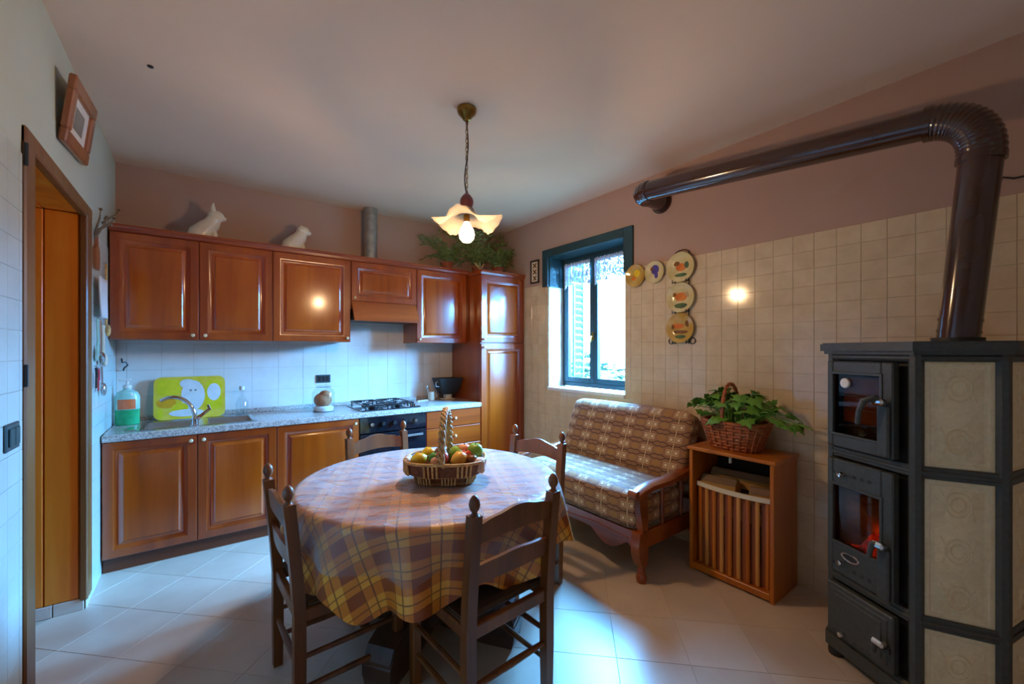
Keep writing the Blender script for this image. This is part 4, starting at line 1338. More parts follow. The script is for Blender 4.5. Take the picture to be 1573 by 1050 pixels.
m = MB(); m.lathe([(.013, 0), (.013, -.004), (.006, -.008), (1e-4, -.009)], 12, (-.2, 2.708, HC)); tag(m.build('ceiling_hook', M['black']), 'small dark hook in the ceiling near the left wall', 'hook')

# ------------------------------------------------------------------ hanging lamp
LX, LY = 1.232, 2.076
t = thing('pendant_lamp', 'hanging lamp with white petal glass shade on a brass chain', 'lamp', (LX, LY, 2.03))
m = MB(); m.lathe([(.012, -.075), (.02, -.07), (.03, -.055), (.05, -.035), (.056, -.02), (.056, -.004), (.05, 0)], 24, (LX, LY, HC)); m.build('ceiling_rose', M['brass'], t)
m = MB(); m.tube([(LX + .012 * math.sin(i * .35), LY + .006 * math.sin(i * .5), HC - .07 - i * .024) for i in range(19)], .0035, 6); m.build('cord', M['black'], t)
z = HC - .075; k = 0
ch = None
lm = MB()
for a in range(10):
    g = 2 * PI * a / 10
    lm_p = None
pts = [(.007 * math.cos(2 * PI * a / 10), 0, .016 * math.sin(2 * PI * a / 10)) for a in range(10)]
lm.tube(pts, .0022, 5, closed=True)
link_me = lm.mesh('chain_link', 60)
while z > 2.335:
    o = link('chain_link', link_me, M['brass'], t)
    o.location = (LX - LX, 0, z - 2.03 - .012)
    o.rotation_euler = (0, 0, PI / 2 * (k % 2))
    z -= .0255; k += 1
m = MB(); m.lathe([(.006, .10), (.01, .085), (.022, .075), (.036, .055), (.04, .035), (.034, .012), (.028, 0)], 22, (LX, LY, 2.245)); m.build('turned_knob', M['wood_knob'], t)
m = MB(); v = []; f = []
NA, NR = 96, 16
for j in range(NR + 1):
    q = j / NR
    for i in range(NA):
        a = 2 * PI * i / NA
        wv = math.cos(4 * (a - .82))
        r = .036 + .022 * min(1, q * 4) + (.128 + .022 * wv) * max(0, q - .15) / .85
        zc = 2.246 - .05 * min(1, q * 4) - (.035 - .035 * wv) * (max(0, q - .15) / .85) ** 1.6 + .004 * math.cos(24 * a) * q ** 4
        v.append((LX + r * math.cos(a), LY + r * math.sin(a), zc))
for j in range(NR):
    for i in range(NA):
        k = (i + 1) % NA
        f.append((j * NA + i, j * NA + k, (j + 1) * NA + k, (j + 1) * NA + i))
m.add(v, f)
so = m.build('glass_shade', M['shade'], t, smooth=80)
md = so.modifiers.new('thick', 'SOLIDIFY'); md.thickness = .003
m = MB(); m.lathe([(.018, .0), (.018, .04), (.012, .045)], 14, (LX, LY, 2.165)); m.build('socket', M['brass'], t)
m = MB(); m.lathe([(1e-4, 0), (.025, .006), (.042, .025), (.047, .05), (.042, .075), (.025, .105), (.016, .125)], 22, (LX, LY, 2.042)); m.build('bulb', M['bulb'], t, smooth=80)
ld = bpy.data.lights.new('bulb_light', 'POINT')
ld.energy = LAMP_W
ld.color = LAMP_COL
ld.shadow_soft_size = .05
lo = bpy.data.objects.new('bulb_light', ld)
COL.objects.link(lo)
lo.location = (LX, LY, 2.02)

# ------------------------------------------------------------------ table, cloth, chairs
TX, TY_, TH, TR = .968, 1.985, .765, .645
t = thing('round_table', 'round dark wooden table on a heavy four-footed pedestal', 'table', (TX, TY_, 0))
m = MB(); m.lathe([(1e-4, TH - .035), (TR - .01, TH - .035), (TR, TH - .028), (TR, TH - .008), (TR - .01, TH - .003), (1e-4, TH - .003)], 72, (TX, TY_, 0)); m.build('tabletop', M['tablewood'], t)
m = MB(); m.lathe([(.09, .12), (.10, .16), (.075, .22), (.06, .28), (.085, .36), (.10, .44), (.085, .52), (.06, .58), (.11, .66), (.16, TH - .036)], 24, (TX, TY_, 0)); m.build('column', M['tablewood'], t)
m = MB(); m.box(TX - .13, TX + .13, TY_ - .13, TY_ + .13, .05, .14, .015); m.build('hub', M['tablewood'], t)
for k in range(4):
    a = math.radians(215 + 90 * k)
    T = Matrix.Translation((TX, TY_, 0)) @ Matrix.Rotation(a, 4, 'Z')
    m = MB(); m.prism([(.08, .04), (.30, .0), (.46, 0), (.47, .04), (.47, .12), (.44, .17), (.38, .195), (.30, .20), (.20, .22), (.08, .24)], 'y', -.065, .065, T); fo = m.build('foot', M['tablewood'], t, smooth=0)
    m = MB(); m.prism([(.34, .05), (.472, .05), (.4735, .10), (.435, .16), (.36, .175)], 'y', -.069, .069, T); m.build('scroll', M['tablewood'], fo, smooth=0)

m = MB(); v = []; f = []; uvs = []
NA = 216
CR = .66
def hem_of(a):
    return .47 + .022 * math.cos(4 * a + .6) + .026 * math.sin(14 * a + .9) + .012 * math.sin(7 * a + 2)
def fold(a):
    return .52 * math.sin(14 * a + .7 * math.sin(3 * a)) + .3 * math.sin(9 * a + 1.3) + .18 * math.sin(23 * a + .4)
rows = []
flat_r = [0.0, .08, .16, .24, .32, .40, .48, .55, .60, CR - .03]
for r in flat_r:
    rows.append(('f', r))
for q in (.3, .65, 1.0):
    rows.append(('b', q))
ND = 16
for j in range(1, ND + 1):
    rows.append(('d', j / ND))
first = True
for kind, q in rows:
    for i in range(NA):
        a = 2 * PI * i / NA
        if kind == 'f':
            r, zc, s = q, TH + .002, q
        elif kind == 'b':
            g = q * PI / 2
            r, zc, s = CR - .03 + .03 * math.sin(g), TH + .002 - .03 * (1 - math.cos(g)), CR - .03 + .045 * q
        else:
            hm = hem_of(a)
            L = TH - .028 - hm
            amp = .066 * q ** .8
            # gather where the chair backs and seats press the cloth in
            press = 0
            for ca in (0, PI / 2, PI, 1.5 * PI):
                dd = abs((a - ca + PI) % (2 * PI) - PI)
                press = max(press, max(0, 1 - dd / .42))
            r = CR + fold(a) * amp * (1 - .6 * press) + .018 * q - .035 * press * min(1, q * 2)
            zc = TH - .028 - L * q
            s = CR + .015 + L * q
        v.append((TX + r * math.cos(a), TY_ + r * math.sin(a), zc))
        ro = .43
        uvs.append((s * math.cos(a + ro), s * math.sin(a + ro)))
nr = len(rows)
for j in range(nr - 1):
    for i in range(NA):
        k = (i + 1) % NA
        f.append((j * NA + i, j * NA + k, (j + 1) * NA + k, (j + 1) * NA + i))
m.add(v, f)
me = m.mesh('tablecloth', 80)
uvl = me.uv_layers.new(name='UVMap')
for lp in me.loops:
    uvl.data[lp.index].uv = uvs[lp.vertex_index]
cl = link('tablecloth', me, M['plaid'])
tag(cl, 'orange and brown plaid cloth draped over the round table', 'tablecloth')

# clear plastic cover over the cloth
m = MB(); v = []; f = []
prow = [('f', r) for r in (.0, .1, .2, .3, .4, .5, .58, CR - .03)] + [('b', .3), ('b', .65), ('b', 1.0)] + [('d', j / 10) for j in range(1, 11)]
for kind, q in prow:
    for i in range(NA):
        a = 2 * PI * i / NA
        if kind == 'f':
            r, zc = q, TH + .0042
        elif kind == 'b':
            g = q * PI / 2
            r, zc = CR - .03 + .0325 * math.sin(g), TH + .0042 - .03 * (1 - math.cos(g))
        else:
            L = TH - .028 - hem_of(a)
            drop = (.14 + .018 * math.sin(5 * a + 1) + .012 * math.sin(11 * a)) * q
            qq = min(1, drop / L)
            press = 0
            for ca in (0, PI / 2, PI, 1.5 * PI):
                dd = abs((a - ca + PI) % (2 * PI) - PI)
                press = max(press, max(0, 1 - dd / .42))
            r = CR + fold(a) * .066 * qq ** .8 * (1 - .6 * press) + .018 * qq - .035 * press * min(1, qq * 2) + .0045
            zc = TH - .026 - drop
        v.append((TX + r * math.cos(a), TY_ + r * math.sin(a), zc))
for j in range(len(prow) - 1):
    for i in range(NA):
        k = (i + 1) % NA
        f.append((j * NA + i, j * NA + k, (j + 1) * NA + k, (j + 1) * NA + i))
m.add(v, f)
tag(m.build('plastic_cover', M['plastic'], None, smooth=80), 'clear wrinkled plastic cover lying over the plaid tablecloth', 'table cover')

def make_chair():
    t = thing('dining_chair', 'chair', 'chair', (0, 0, 0), group='ladder-back chairs round the table')
    # origin on the floor between the rear legs; the seat runs towards +y
    W2 = .198
    HT = .92
    def rk(z):      # rake of the rear posts
        return 0 if z < .42 else -.045 * ((z - .42) / .5) ** 1.2
    for s in (-1, 1):
        m = MB(); zs = [0, .2, .42, .55, .68, .80, .845]
        v = []; f = []
        for z in zs:
            w, d = (.021, .021) if z > .1 else (.018, .018)
            y = rk(z)
            v += [(s * W2 - w, y - d, z), (s * W2 + w, y - d, z), (s * W2 + w, y + d, z), (s * W2 - w, y + d, z)]
        for j in range(len(zs) - 1):
            for i in range(4):
                k = (i + 1) % 4
                f.append((j * 4 + i, j * 4 + k, (j + 1) * 4 + k, (j + 1) * 4 + i))
        f.append((3, 2, 1, 0)); o = (len(zs) - 1) * 4; f.append((o, o + 1, o + 2, o + 3))
        m.add(v, f)
        p = m.build('rear_post', M['chairwood'], t, world=False, smooth=20)
        m = MB(); m.lathe([(.02, 0), (.012, .006), (.01, .014), (.017, .024), (.021, .038), (.018, .055), (.01, .068), (1e-4, .074)], 14, (s * W2, rk(.85), .844)); m.build('finial', M['chairwood'], p, world=False, smooth=60)
        m = MB(); m.box(s * W2 - .02, s * W2 + .02, .375, .415, 0, .44, .005); m.build('front_leg', M['chairwood'], t, world=False)
        m = MB(); m.box(s * W2 - .012, s * W2 + .012, .02, .376, .385, .435, .004); m.build('seat_rail', M['chairwood'], t, world=False)
        for z in (.13, .25):
            m = MB(); m.tube([(s * W2, .02, z), (s * W2, .2, z), (s * W2, .376, z)], [.010, .013, .010], 8); m.build('stretcher', M['chairwood'], t, world=False)
    for (y0, y1) in ((-.012, .014), (.38, .41)):
        m = MB(); m.box(-W2 + .02, W2 - .02, y0, y1, .385, .435, .004); m.build('seat_rail', M['chairwood'], t, world=False)
    m = MB(); m.box(-W2 - .012, W2 + .012, .022, .425, .436, .458, .008); m.build('seat', M['chairrush'], t, world=False)
    m = MB(); m.tube([(-W2, .0, .21), (0, .0, .21), (W2, 0, .21)], [.010, .014, .010], 8); m.build('stretcher', M['chairwood'], t, world=False)
    m = MB(); m.tube([(-W2, .395, .29), (0, .395, .29), (W2, .395, .29)], [.010, .014, .010], 8); m.build('stretcher', M['chairwood'], t, world=False)
    # shaped back slats, slightly curved
    def slat(z0, z1, arch, name):
        n = 16; v = []; f = []
        for i in range(n + 1):
            q = i / n; x = -W2 + .015 + (2 * W2 - .03) * q
            bow = -.012 * math.sin(PI * q)
            e = math.sin(PI * q)
            sc = arch * (e ** 2 * .9 + .35 * math.sin(3 * PI * q) ** 2 * (1 - e))
            top, bot = z1 + sc, z0 + arch * .35 * e
            for (yy, zz) in ((-.008, bot), (.008, bot), (.008, top), (-.008, top)):
                v.append((x, rk(zz) + bow + yy, zz))
        for i in range(n):
            for k in range(4):
                l = (k + 1) % 4
                f.append((i * 4 + k, i * 4 + l, (i + 1) * 4 + l, (i + 1) * 4 + k))
        f.append((0, 1, 2, 3)); o = n * 4; f.append((o + 3, o + 2, o + 1, o))
        m = MB(); m.add(v, f); return m.build(name, M['chairwood'], t, world=False, smooth=40)
    slat(.735, .805, .045, 'top_slat')
    slat(.585, .655, .018, 'back_slat')
    return t
chair = make_chair()
chair.location = (.957, 1.282, 0); chair.rotation_euler = (0, 0, math.radians(3.8))
chair['label'] = 'ladder-back chair nearest the viewer, its back across the front of the table'
dup(chair, (.288, 1.94, 0), math.radians(-90 + 3), 'ladder-back chair at the left of the table, seen side-on')
dup(chair, (.975, 2.79, 0), math.radians(188), 'ladder-back chair behind the table in front of the oven')
dup(chair, (1.715, 2.05, 0), math.radians(90 + 10), 'ladder-back chair between the table and the sofa')

# ------------------------------------------------------------------ fruit basket on the table
BX, BY, BZ = .985, 1.865, TH + .006
BR = -YAW                      # long side across the view
TB = Matrix.Translation((BX, BY, BZ)) @ Matrix.Rotation(BR, 4, 'Z')
t = thing('fruit_basket', 'oval wicker basket with tall braided handle on the table', 'basket', (BX, BY, BZ))
def oct_ring(rx, ry, n=32, p=2.8):
    out = []
    for i in range(n):
        a = 2 * PI * i / n
        c_, s_ = math.cos(a), math.sin(a)
        k = (abs(c_) ** p + abs(s_) ** p) ** (-1 / p)
        out.append((rx * k * c_, ry * k * s_))
    return out
prof = [(.135, .10, .0), (.15, .11, .045), (.185, .14, .052), (.195, .148, .115), (.182, .136, .115), (.165, .12, .06), (.13, .095, .02)]
m = MB(); v = []; f = []; n = 32
for rx, ry, z in prof:
    v += [(x, y, z) for x, y in oct_ring(rx, ry, n)]
for j in range(len(prof) - 1):
    for i in range(n):
        k = (i + 1) % n
        f.append((j * n + i, j * n + k, (j + 1) * n + k, (j + 1) * n + i))
f.append(list(range(n))[::-1]); f.append([(len(prof) - 1) * n + i for i in range(n)])
m.add(v, f, TB); bd = m.build('body', M['wickerdark'], t, smooth=30)
for j, (rx, ry, z, r) in enumerate(((.140, .103, .008, .008), (.152, .112, .042, .007), (.198, .151, .112, .008))):
    m = MB(); m.tube([(x, y, z) for x, y in oct_ring(rx, ry, 40)], r, 7, closed=True, mat=TB); m.build('rim_band', M['straw'] if j == 2 else M['wicker'], t)
lo_, hi_ = oct_ring(.146, .109, 64), oct_ring(.155, .116, 64)
for g in range(8):
    m = MB()
    for i in range(5):
        k = (g * 8 + i) % 64
        m.tube([(lo_[k][0], lo_[k][1], .004), (hi_[k][0], hi_[k][1], .052)], .0045, 5, mat=TB)
    m.build('stake_bundle', M['straw'], t)
up_, uq_ = oct_ring(.190, .144, 64), oct_ring(.199, .152, 64)
for g in range(8):
    m = MB()
    for i in range(4):
        k = (g * 8 + 4 + i) % 64
        m.tube([(up_[k][0] * 1.01, up_[k][1] * 1.01, .05), (uq_[k][0] * 1.01, uq_[k][1] * 1.01, .112)], .0055, 5, mat=TB)
    m.build('stake_bundle', M['straw'], t)
for s in (0, 1, 2):
    m = MB(); pts = []
    for i in range(61):
        q = i / 60; a = PI * q
        y = -.143 * math.cos(a); z = .10 + .25 * math.sin(a)
        ph = q * 2 * PI * 7 + s * 2 * PI / 3
        pts.append((.011 * math.cos(ph), y * (1 + .06 * math.sin(ph)), z + .009 * math.sin(ph)))
    m.tube(pts, .0085, 6, mat=TB); m.build('handle_strand', M['straw'], t, smooth=60)
m = MB(); m.box(-.2, -.17, -.07, .02, .05, .125, .01, TB); m.build('ribbon', M['ribbon'], t)
m = MB(); m.box(.15, .2, -.09, -.02, .056, .122, .012, TB); m.build('ribbon', M['ribbon'], t)

def fruit(name, lx, ly, lz, r, kind, mat, label):
    w = TB @ Vector((lx, ly, lz))
    t = thing(name, label, 'fruit', w - Vector((0, 0, r)), group='fruit in the table basket')
    m = MB()
    if kind == 'apple':
        m.lathe([(1e-4, .12 * r), (.5 * r, 0), (.9 * r, .5 * r), (1.0 * r, 1.0 * r), (.85 * r, 1.6 * r), (.5 * r, 1.9 * r), (.2 * r, 1.85 * r), (1e-4, 1.7 * r)], 18)
    elif kind == 'pear':
        m.lathe([(1e-4, 0), (.6 * r, .1 * r), (1.0 * r, .7 * r), (.9 * r, 1.3 * r), (.5 * r, 1.9 * r), (.35 * r, 2.4 * r), (1e-4, 2.6 * r)], 18, mat=Matrix.Translation((0, 0, r)) @ Matrix.Rotation(1.3, 4, 'X') @ Matrix.Translation((0, 0, -r)))
    else:
        m.lathe([(1e-4, -.35 * r), (.2 * r, -.2 * r), (.7 * r, .3 * r), (1.0 * r, 1.0 * r), (.7 * r, 1.7 * r), (.2 * r, 2.2 * r), (1e-4, 2.35 * r)], 18, mat=Matrix.Translation((0, 0, r)) @ Matrix.Rotation(1.4, 4, 'Y') @ Matrix.Translation((0, 0, -r)))
    m.build('flesh', M[mat], t, world=False, smooth=70)
    m = MB()
    if kind == 'lemon':
        m.ball((1.3 * r, 0, 1.2 * r), .006)
    elif kind == 'pear':
        m.tube([(0, -1.5 * r, 1.4 * r), (0, -1.8 * r, 1.55 * r)], .003, 5)
    else:
        m.tube([(0, 0, 1.68 * r), (.004, 0, 2.1 * r)], .003, 5)
    m.build('stem', M['twig'], t, world=False)
for a in (
    ('lemon', -.125, -.05, .115, .036, 'lemon', 'f_yellow', 'yellow lemon at the front left of the fruit basket'),
    ('lemon', -.10, .05, .12, .034, 'lemon', 'f_yellow', 'yellow lemon at the back left of the fruit basket'),
    ('green_fruit', -.048, -.045, .118, .03, 'apple', 'f_dgreen', 'small deep green fruit left of the basket handle'),
    ('red_apple', -.012, -.05, .122, .034, 'apple', 'f_red', 'red apple at the foot of the basket handle'),
    ('peach', -.03, -.098, .108, .031, 'apple', 'f_peach', 'pale peach against the front rim of the fruit basket'),
    ('brown_pear', -.035, .055, .118, .034, 'pear', 'f_brown', 'brown pear at the back of the fruit basket'),
    ('green_pear', .045, .045, .122, .036, 'pear', 'f_green', 'olive green pear right of the basket handle'),
    ('red_peach', .085, .06, .132, .036, 'apple', 'f_peach', 'pink peach between the green fruits in the basket'),
    ('red_apple', .10, -.005, .118, .033, 'apple', 'f_red', 'red apple at the right of the basket behind the orange fruit'),
    ('orange', .075, -.06, .122, .037, 'lemon', 'f_orange', 'yellow-orange fruit at the front right of the basket'),
    ('green_apple', .145, .03, .137, .040, 'apple', 'f_green', 'large bright green apple at the right end of the basket'),
    ('brown_fruit', .135, -.04, .11, .027, 'apple', 'f_brown', 'small dark fruit at the right end of the basket')):
    fruit(*a)

# ------------------------------------------------------------------ sofa
t = thing('sofa', 'small wooden-framed sofa with brown patterned cushions under the window', 'sofa', (2.45, 2.13, 0))
SY, SE = 1.53, 2.73
XFRT = 2.12
def cushion(m, x0, x1, y0, y1, z0, z1, b, T=None, nx=10, ny=14):
    # soft box: rounded edges, puffed faces
    v = []; f = []
    cx, cy, cz = (x0 + x1) / 2, (y0 + y1) / 2, (z0 + z1) / 2
    hx, hy, hz = (x1 - x0) / 2, (y1 - y0) / 2, (z1 - z0) / 2
    N = 14
    def P(ax, sg, i, j):
        a, c_ = -1 + 2 * i / N, -1 + 2 * j / N
        q = [0, 0, 0]; o = [k for k in range(3) if k != ax]
        q[ax] = sg; q[o[0]] = a; q[o[1]] = c_
        p = Vector((q[0] * hx, q[1] * hy, q[2] * hz))
        core = Vector((max(-hx + b, min(hx - b, p.x)), max(-hy + b, min(hy - b, p.y)), max(-hz + b, min(hz - b, p.z))))
        d = p - core
        if d.length > 1e-9:
            d = d.normalized() * b
        r = core + d
        puff = .012 * (1 - a ** 4) * (1 - c_ ** 4)
        r[ax] += sg * puff
        return r + Vector((cx, cy, cz))
    for ax in range(3):
        for sg in (-1, 1):
            o = len(v)
            for i in range(N + 1):
                for j in range(N + 1):
                    v.append(P(ax, sg, i, j))
            for i in range(N):
                for j in range(N):
                    a = o + i * (N + 1) + j
                    f.append((a, a + N + 1, a + N + 2, a + 1))
    m.add(v, f, T)
    return m
def fabric_obj(m, name):
    off = world_loc(t)
    m.v = [p - off for p in m.v]
    me = m.mesh(name, 80, True)
    return link(name, me, M['sofafab'], t)
fabric_obj(cushion(MB(), XFRT - .0, 2.66, SY + .045, SE - .045, .30, .535, .05), 'seat_cushion')
Tb = Matrix.Translation((2.60, 0, .515)) @ Matrix.Rotation(.40, 4, 'Y')
fabric_obj(cushion(MB(), -.06, .09, SY + .02, SE - .05, .0, .50, .05, Tb), 'back_cushion')
# front rail with wavy lower edge
n = 40
top = [(SY + .05 + (SE - SY - .1) * i / n, .305) for i in range(n + 1)]
bot = []
for i in range(n + 1):
    q = i / n
    e = abs(q - .5) * 2
    z = .225 - .075 * max(0, math.cos((e - .62) * PI / .55)) * (abs(e - .62) < .275) - .02 * (e > .9)
    bot.append((SY + .05 + (SE - SY - .1) * q, z))
m = MB(); m.prism(top + bot[::-1], 'x', XFRT + .01, XFRT + .035); fr = m.build('front_rail', M['sofawood'], t, smooth=30)
m = MB(); m.tube([(XFRT + .008, SY + .10 + (SE - SY - .2) * i / 20, .258 - .006 * math.cos(i / 20 * 4 * PI)) for i in range(21)], .005, 6); m.build('carved_line', M['sofawood'], fr)
m = MB(); m.box(2.82, 2.85, SY + .05, SE - .05, .12, .35, .004); m.build('back_rail', M['sofawood'], t)
for s, y in ((1, SY), (-1, SE)):
    i0, i1 = (y, y + .05) if s > 0 else (y - .05, y)
    # front leg: post swelling into a shaped foot
    m = MB(); m.prism([(XFRT, .31), (XFRT - .015, .24), (XFRT - .01, .17), (XFRT + .012, .12), (XFRT + .02, .1), (XFRT + .065, .1), (XFRT + .075, .16), (XFRT + .09, .31)], 'y', i0, i1 + .012 * s)
    lg = m.build('front_leg', M['sofawood'], t, smooth=30)
    m = MB(); m.lathe([(.014, .1), (.02, .09), (.026, .07), (.022, .055), (.03, .045), (.034, .025), (.028, .0)], 14, (XFRT + .042, (i0 + i1) / 2, 0)); m.build('turned_foot', M['sofawood'], lg)
    m = MB(); m.box(2.79, 2.85, i0, i1, 0, .62, .006); m.build('rear_leg', M['sofawood'], t)
    m = MB(); m.box(XFRT + .02, 2.80, i0 + .01, i1 - .01, .20, .305, .005); m.build('side_rail', M['sofawood'], t)
    # arm support, scrolled arm
    m = MB(); m.prism([(XFRT + .03, .30), (XFRT + .02, .38), (XFRT + .0, .46), (XFRT + .01, .53), (XFRT + .075, .53), (XFRT + .08, .45), (XFRT + .085, .30)], 'y', i0 + .004, i1 - .004); m.build('arm_post', M['sofawood'], t, smooth=30)
    m = MB(); pts = [(XFRT - .03, (i0 + i1) / 2, .545), (XFRT + .02, (i0 + i1) / 2, .56), (XFRT + .12, (i0 + i1) / 2, .575), (XFRT + .3, (i0 + i1) / 2, .575), (XFRT + .48, (i0 + i1) / 2, .60), (2.80, (i0 + i1) / 2, .615)]
    v = []; f = []
    for (x, y_, z) in pts:
        w = .043
        v += [(x, y_ - w, z - .018), (x, y_ + w, z - .018), (x, y_ + w, z + .01), (x, y_ + w * .6, z + .02), (x, y_ - w * .6, z + .02), (x, y_ - w, z + .01)]
    for j in range(len(pts) - 1):
        for i in range(6):
            k = (i + 1) % 6
            f.append((j * 6 + i, j * 6 + k, (j + 1) * 6 + k, (j + 1) * 6 + i))
    f.append((5, 4, 3, 2, 1, 0)); o = (len(pts) - 1) * 6; f.append([o + i for i in range(6)])
    m.add(v, f); am = m.build('arm', M['sofawood'], t, smooth=40)
    m = MB(); m.tube([(XFRT - .03, i0 - .004, .55), (XFRT - .03, i1 + .004, .55)], .026, 14); m.build('scroll', M['sofawood'], am, smooth=50)
    for q in range(2):
        xx = XFRT + .26 + q * .22
        m = MB(); m.lathe([(.010, .305), (.012, .34), (.018, .38), (.012, .43), (.018, .49), (.011, .53), (.010, .562)], 10, (xx, (i0 + i1) / 2, 0)); m.build('spindle', M['sofawood'], t, smooth=60)
    m = MB(); m.prism([(2.79, .3), (2.79, .62), (2.84, .8), (2.86, .8), (2.85, .3)], 'y', i0, i1); m.build('back_post', M['sofawood'], t)

# ------------------------------------------------------------------ log box
t = thing('log_box', 'orange wooden open-fronted log cabinet between sofa and stove', 'log box', (2.72, 1.215, 0))
LX0, LX1, LY0, LY1, LZ = 2.55, 2.885, .965, 1.465, .80
m = MB(); m.box(LX0 - .012, LX1, LY0 - .012, LY1 + .012, LZ - .022, LZ, .005); m.build('top', M['boxwood'], t)
for y0 in (LY0, LY1 - .022):
    m = MB(); m.box(LX0, LX1, y0, y0 + .022, .0, LZ - .0225, .003); m.build('side', M['boxwood'], t)
m = MB(); m.box(LX0, LX1, LY0 + .022, LY1 - .022, .012, .05, .003); m.build('bottom', M['boxwood'], t)
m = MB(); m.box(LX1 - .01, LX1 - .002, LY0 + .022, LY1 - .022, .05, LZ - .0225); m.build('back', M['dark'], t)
def bowx(y):
    q = (y - (LY0 + LY1) / 2) / ((LY1 - LY0) / 2 - .03)
    return LX0 + .05 - .035 * (1 - q * q)
ys = [LY0 + .03 + (LY1 - LY0 - .06) * i / 24 for i in range(25)]
m = MB(); v = []; f = []
for y in ys:
    x = bowx(y) - .004
    v += [(x - .006, y, .545), (x + .006, y, .545), (x + .006, y, .572), (x - .006, y, .572)]
for i in range(24):
    for k in range(4):
        l = (k + 1) % 4
        f.append((i * 4 + k, i * 4 + l, (i + 1) * 4 + l, (i + 1) * 4 + k))
f += [(0, 1, 2, 3), (99, 98, 97, 96)]
m.add(v, f); m.build('bin_rim', M['offwhite'], t, smooth=40, label='white curved rim of the log bin')
ns = 9
for i in range(ns):
    y = LY0 + .05 + (LY1 - LY0 - .10) * i / (ns - 1)
    x = bowx(y)
    m = MB(); m.box(x - .004, x + .012, y - .012, y + .012, .05, .55, .006); m.build('slat', M['slat_a' if i % 2 else 'boxwood'], t)
    if i < ns - 1:
        yy = y + (LY1 - LY0 - .10) / (ns - 1) / 2
        m = MB(); m.box(bowx(yy) + .014, bowx(yy) + .022, yy - .014, yy + .014, .05, .55, .002); m.build('backing_slat', M['slat_b'], t)
m = MB(); m.box(2.70, 2.715, 1.27, 1.285, LZ - .10, LZ - .0225, .002); m.build('bracket', M['white'], t)
def log(cx, cy, cz, L, r, rz, label, seed, cutface=True):
    rr = random.Random(seed)
    t = thing('firewood_log', label, 'log', (cx, cy, cz - r), rz, group='split logs in the log box')
    # split wedge: rounded bark on one side, flat cut faces on the other
    poly = [(-r * 1.1, -r * .9), (r * 1.1, -r * .85), (r * 1.05, r * .2), (r * .5, r * .8), (-r * .3, r * .9), (-r * 1.0, r * .3)]
    m = MB(); m.prism([(p[0], p[1] + r) for p in poly], 'y', -L / 2, L / 2); m.build('wood', M['log'], t, world=False, smooth=25)
    m = MB(); m.prism([(-r * 1.0, r * 1.3 + .002), (-r * .3, r * 1.9 + .002), (r * .5, r * 1.8 + .002), (r * 1.06, r * 1.2), (r * 1.09, r * 1.22), (r * .52, r * 1.9), (-r * .32, r * 2.02), (-r * 1.05, r * 1.34)], 'y', -L / 2 + .002, L / 2 - .002); m.build('bark', M['bark'], t, world=False, smooth=25)
log(2.675, 1.21, .44, .40, .055, .03, 'split log lying low in the log box behind the slats', 1)
log(2.81, 1.21, .47, .38, .05, 0, 'split log at the back of the log box', 2)
log(2.675, 1.325, .56, .21, .05, .12, 'pale split log lying over the white rim on the left', 3)
log(2.79, 1.24, .59, .36, .05, .1, 'long brown log on top of the pile in the log box', 4)
log(2.675, 1.07, .555, .14, .045, .3, 'short pale log over the white rim at the right', 5)

# ------------------------------------------------------------------ ivy basket on the log box
PX_, PY_ = 2.715, 1.25
t = thing('plant_basket', 'reddish wicker basket with hoop handle on the log cabinet', 'basket', (PX_, PY_, LZ))
TP = Matrix.Translation((PX_, PY_, LZ + .001))
prof = [(.095, .135), (.098, .14), (.13, .195), (.135, .20), (.122, .185), (.09, .13)]
zs = [0, .006, .165, .18, .18, .02]
m = MB(); v = []; f = []; n = 36
for (rx, ry), z in zip(prof, zs):
    v += [(x, y, z) for x, y in oct_ring(rx, ry, n, 2.6)]
for j in range(len(prof) - 1):
    for i in range(n):
        k = (i + 1) % n
        f.append((j * n + i, j * n + k, (j + 1) * n + k, (j + 1) * n + i))
f.append(list(range(n))); f.append([(len(prof) - 1) * n + i for i in range(n)])
m.add(v, f, TP); bd = m.build('body', M['wickerred'], t, smooth=30)
for k in range(9):
    q = k / 8
    m = MB(); pts = []
    for i, (x, y) in enumerate(oct_ring(.098 + .034 * q, .14 + .058 * q, 56, 2.6)):
        d = .003 * (1 if (i // 2 + k) % 2 else -1)
        l = math.hypot(x, y)
        pts.append((x * (1 + d / l), y * (1 + d / l), .012 + .158 * q))
    m.tube(pts, .0075, 6, closed=True, mat=TP); m.build('weave', M['wickerred'], bd, smooth=60)
a_, b_ = oct_ring(.104, .146, 28, 2.6), oct_ring(.138, .204, 28, 2.6)
for i in range(28):
    m = MB(); m.tube([(a_[i][0], a_[i][1], .003), (b_[i][0], b_[i][1], .175)], .0045, 5, mat=TP); m.build('stake', M['wickerred'], bd)
for s in (0, 1):
    m = MB(); pts = []
    for i in range(41):
        a = PI * i / 40; ph = i * .9 + s * PI
        pts.append((-.11 * math.cos(a) + .0, .006 * math.cos(ph) + .03, .17 + .235 * math.sin(a) ** .8 + .005 * math.sin(ph)))
    m.tube(pts, .008, 7, mat=TP); m.build('handle_strand', M['wickerred'], t, smooth=60)

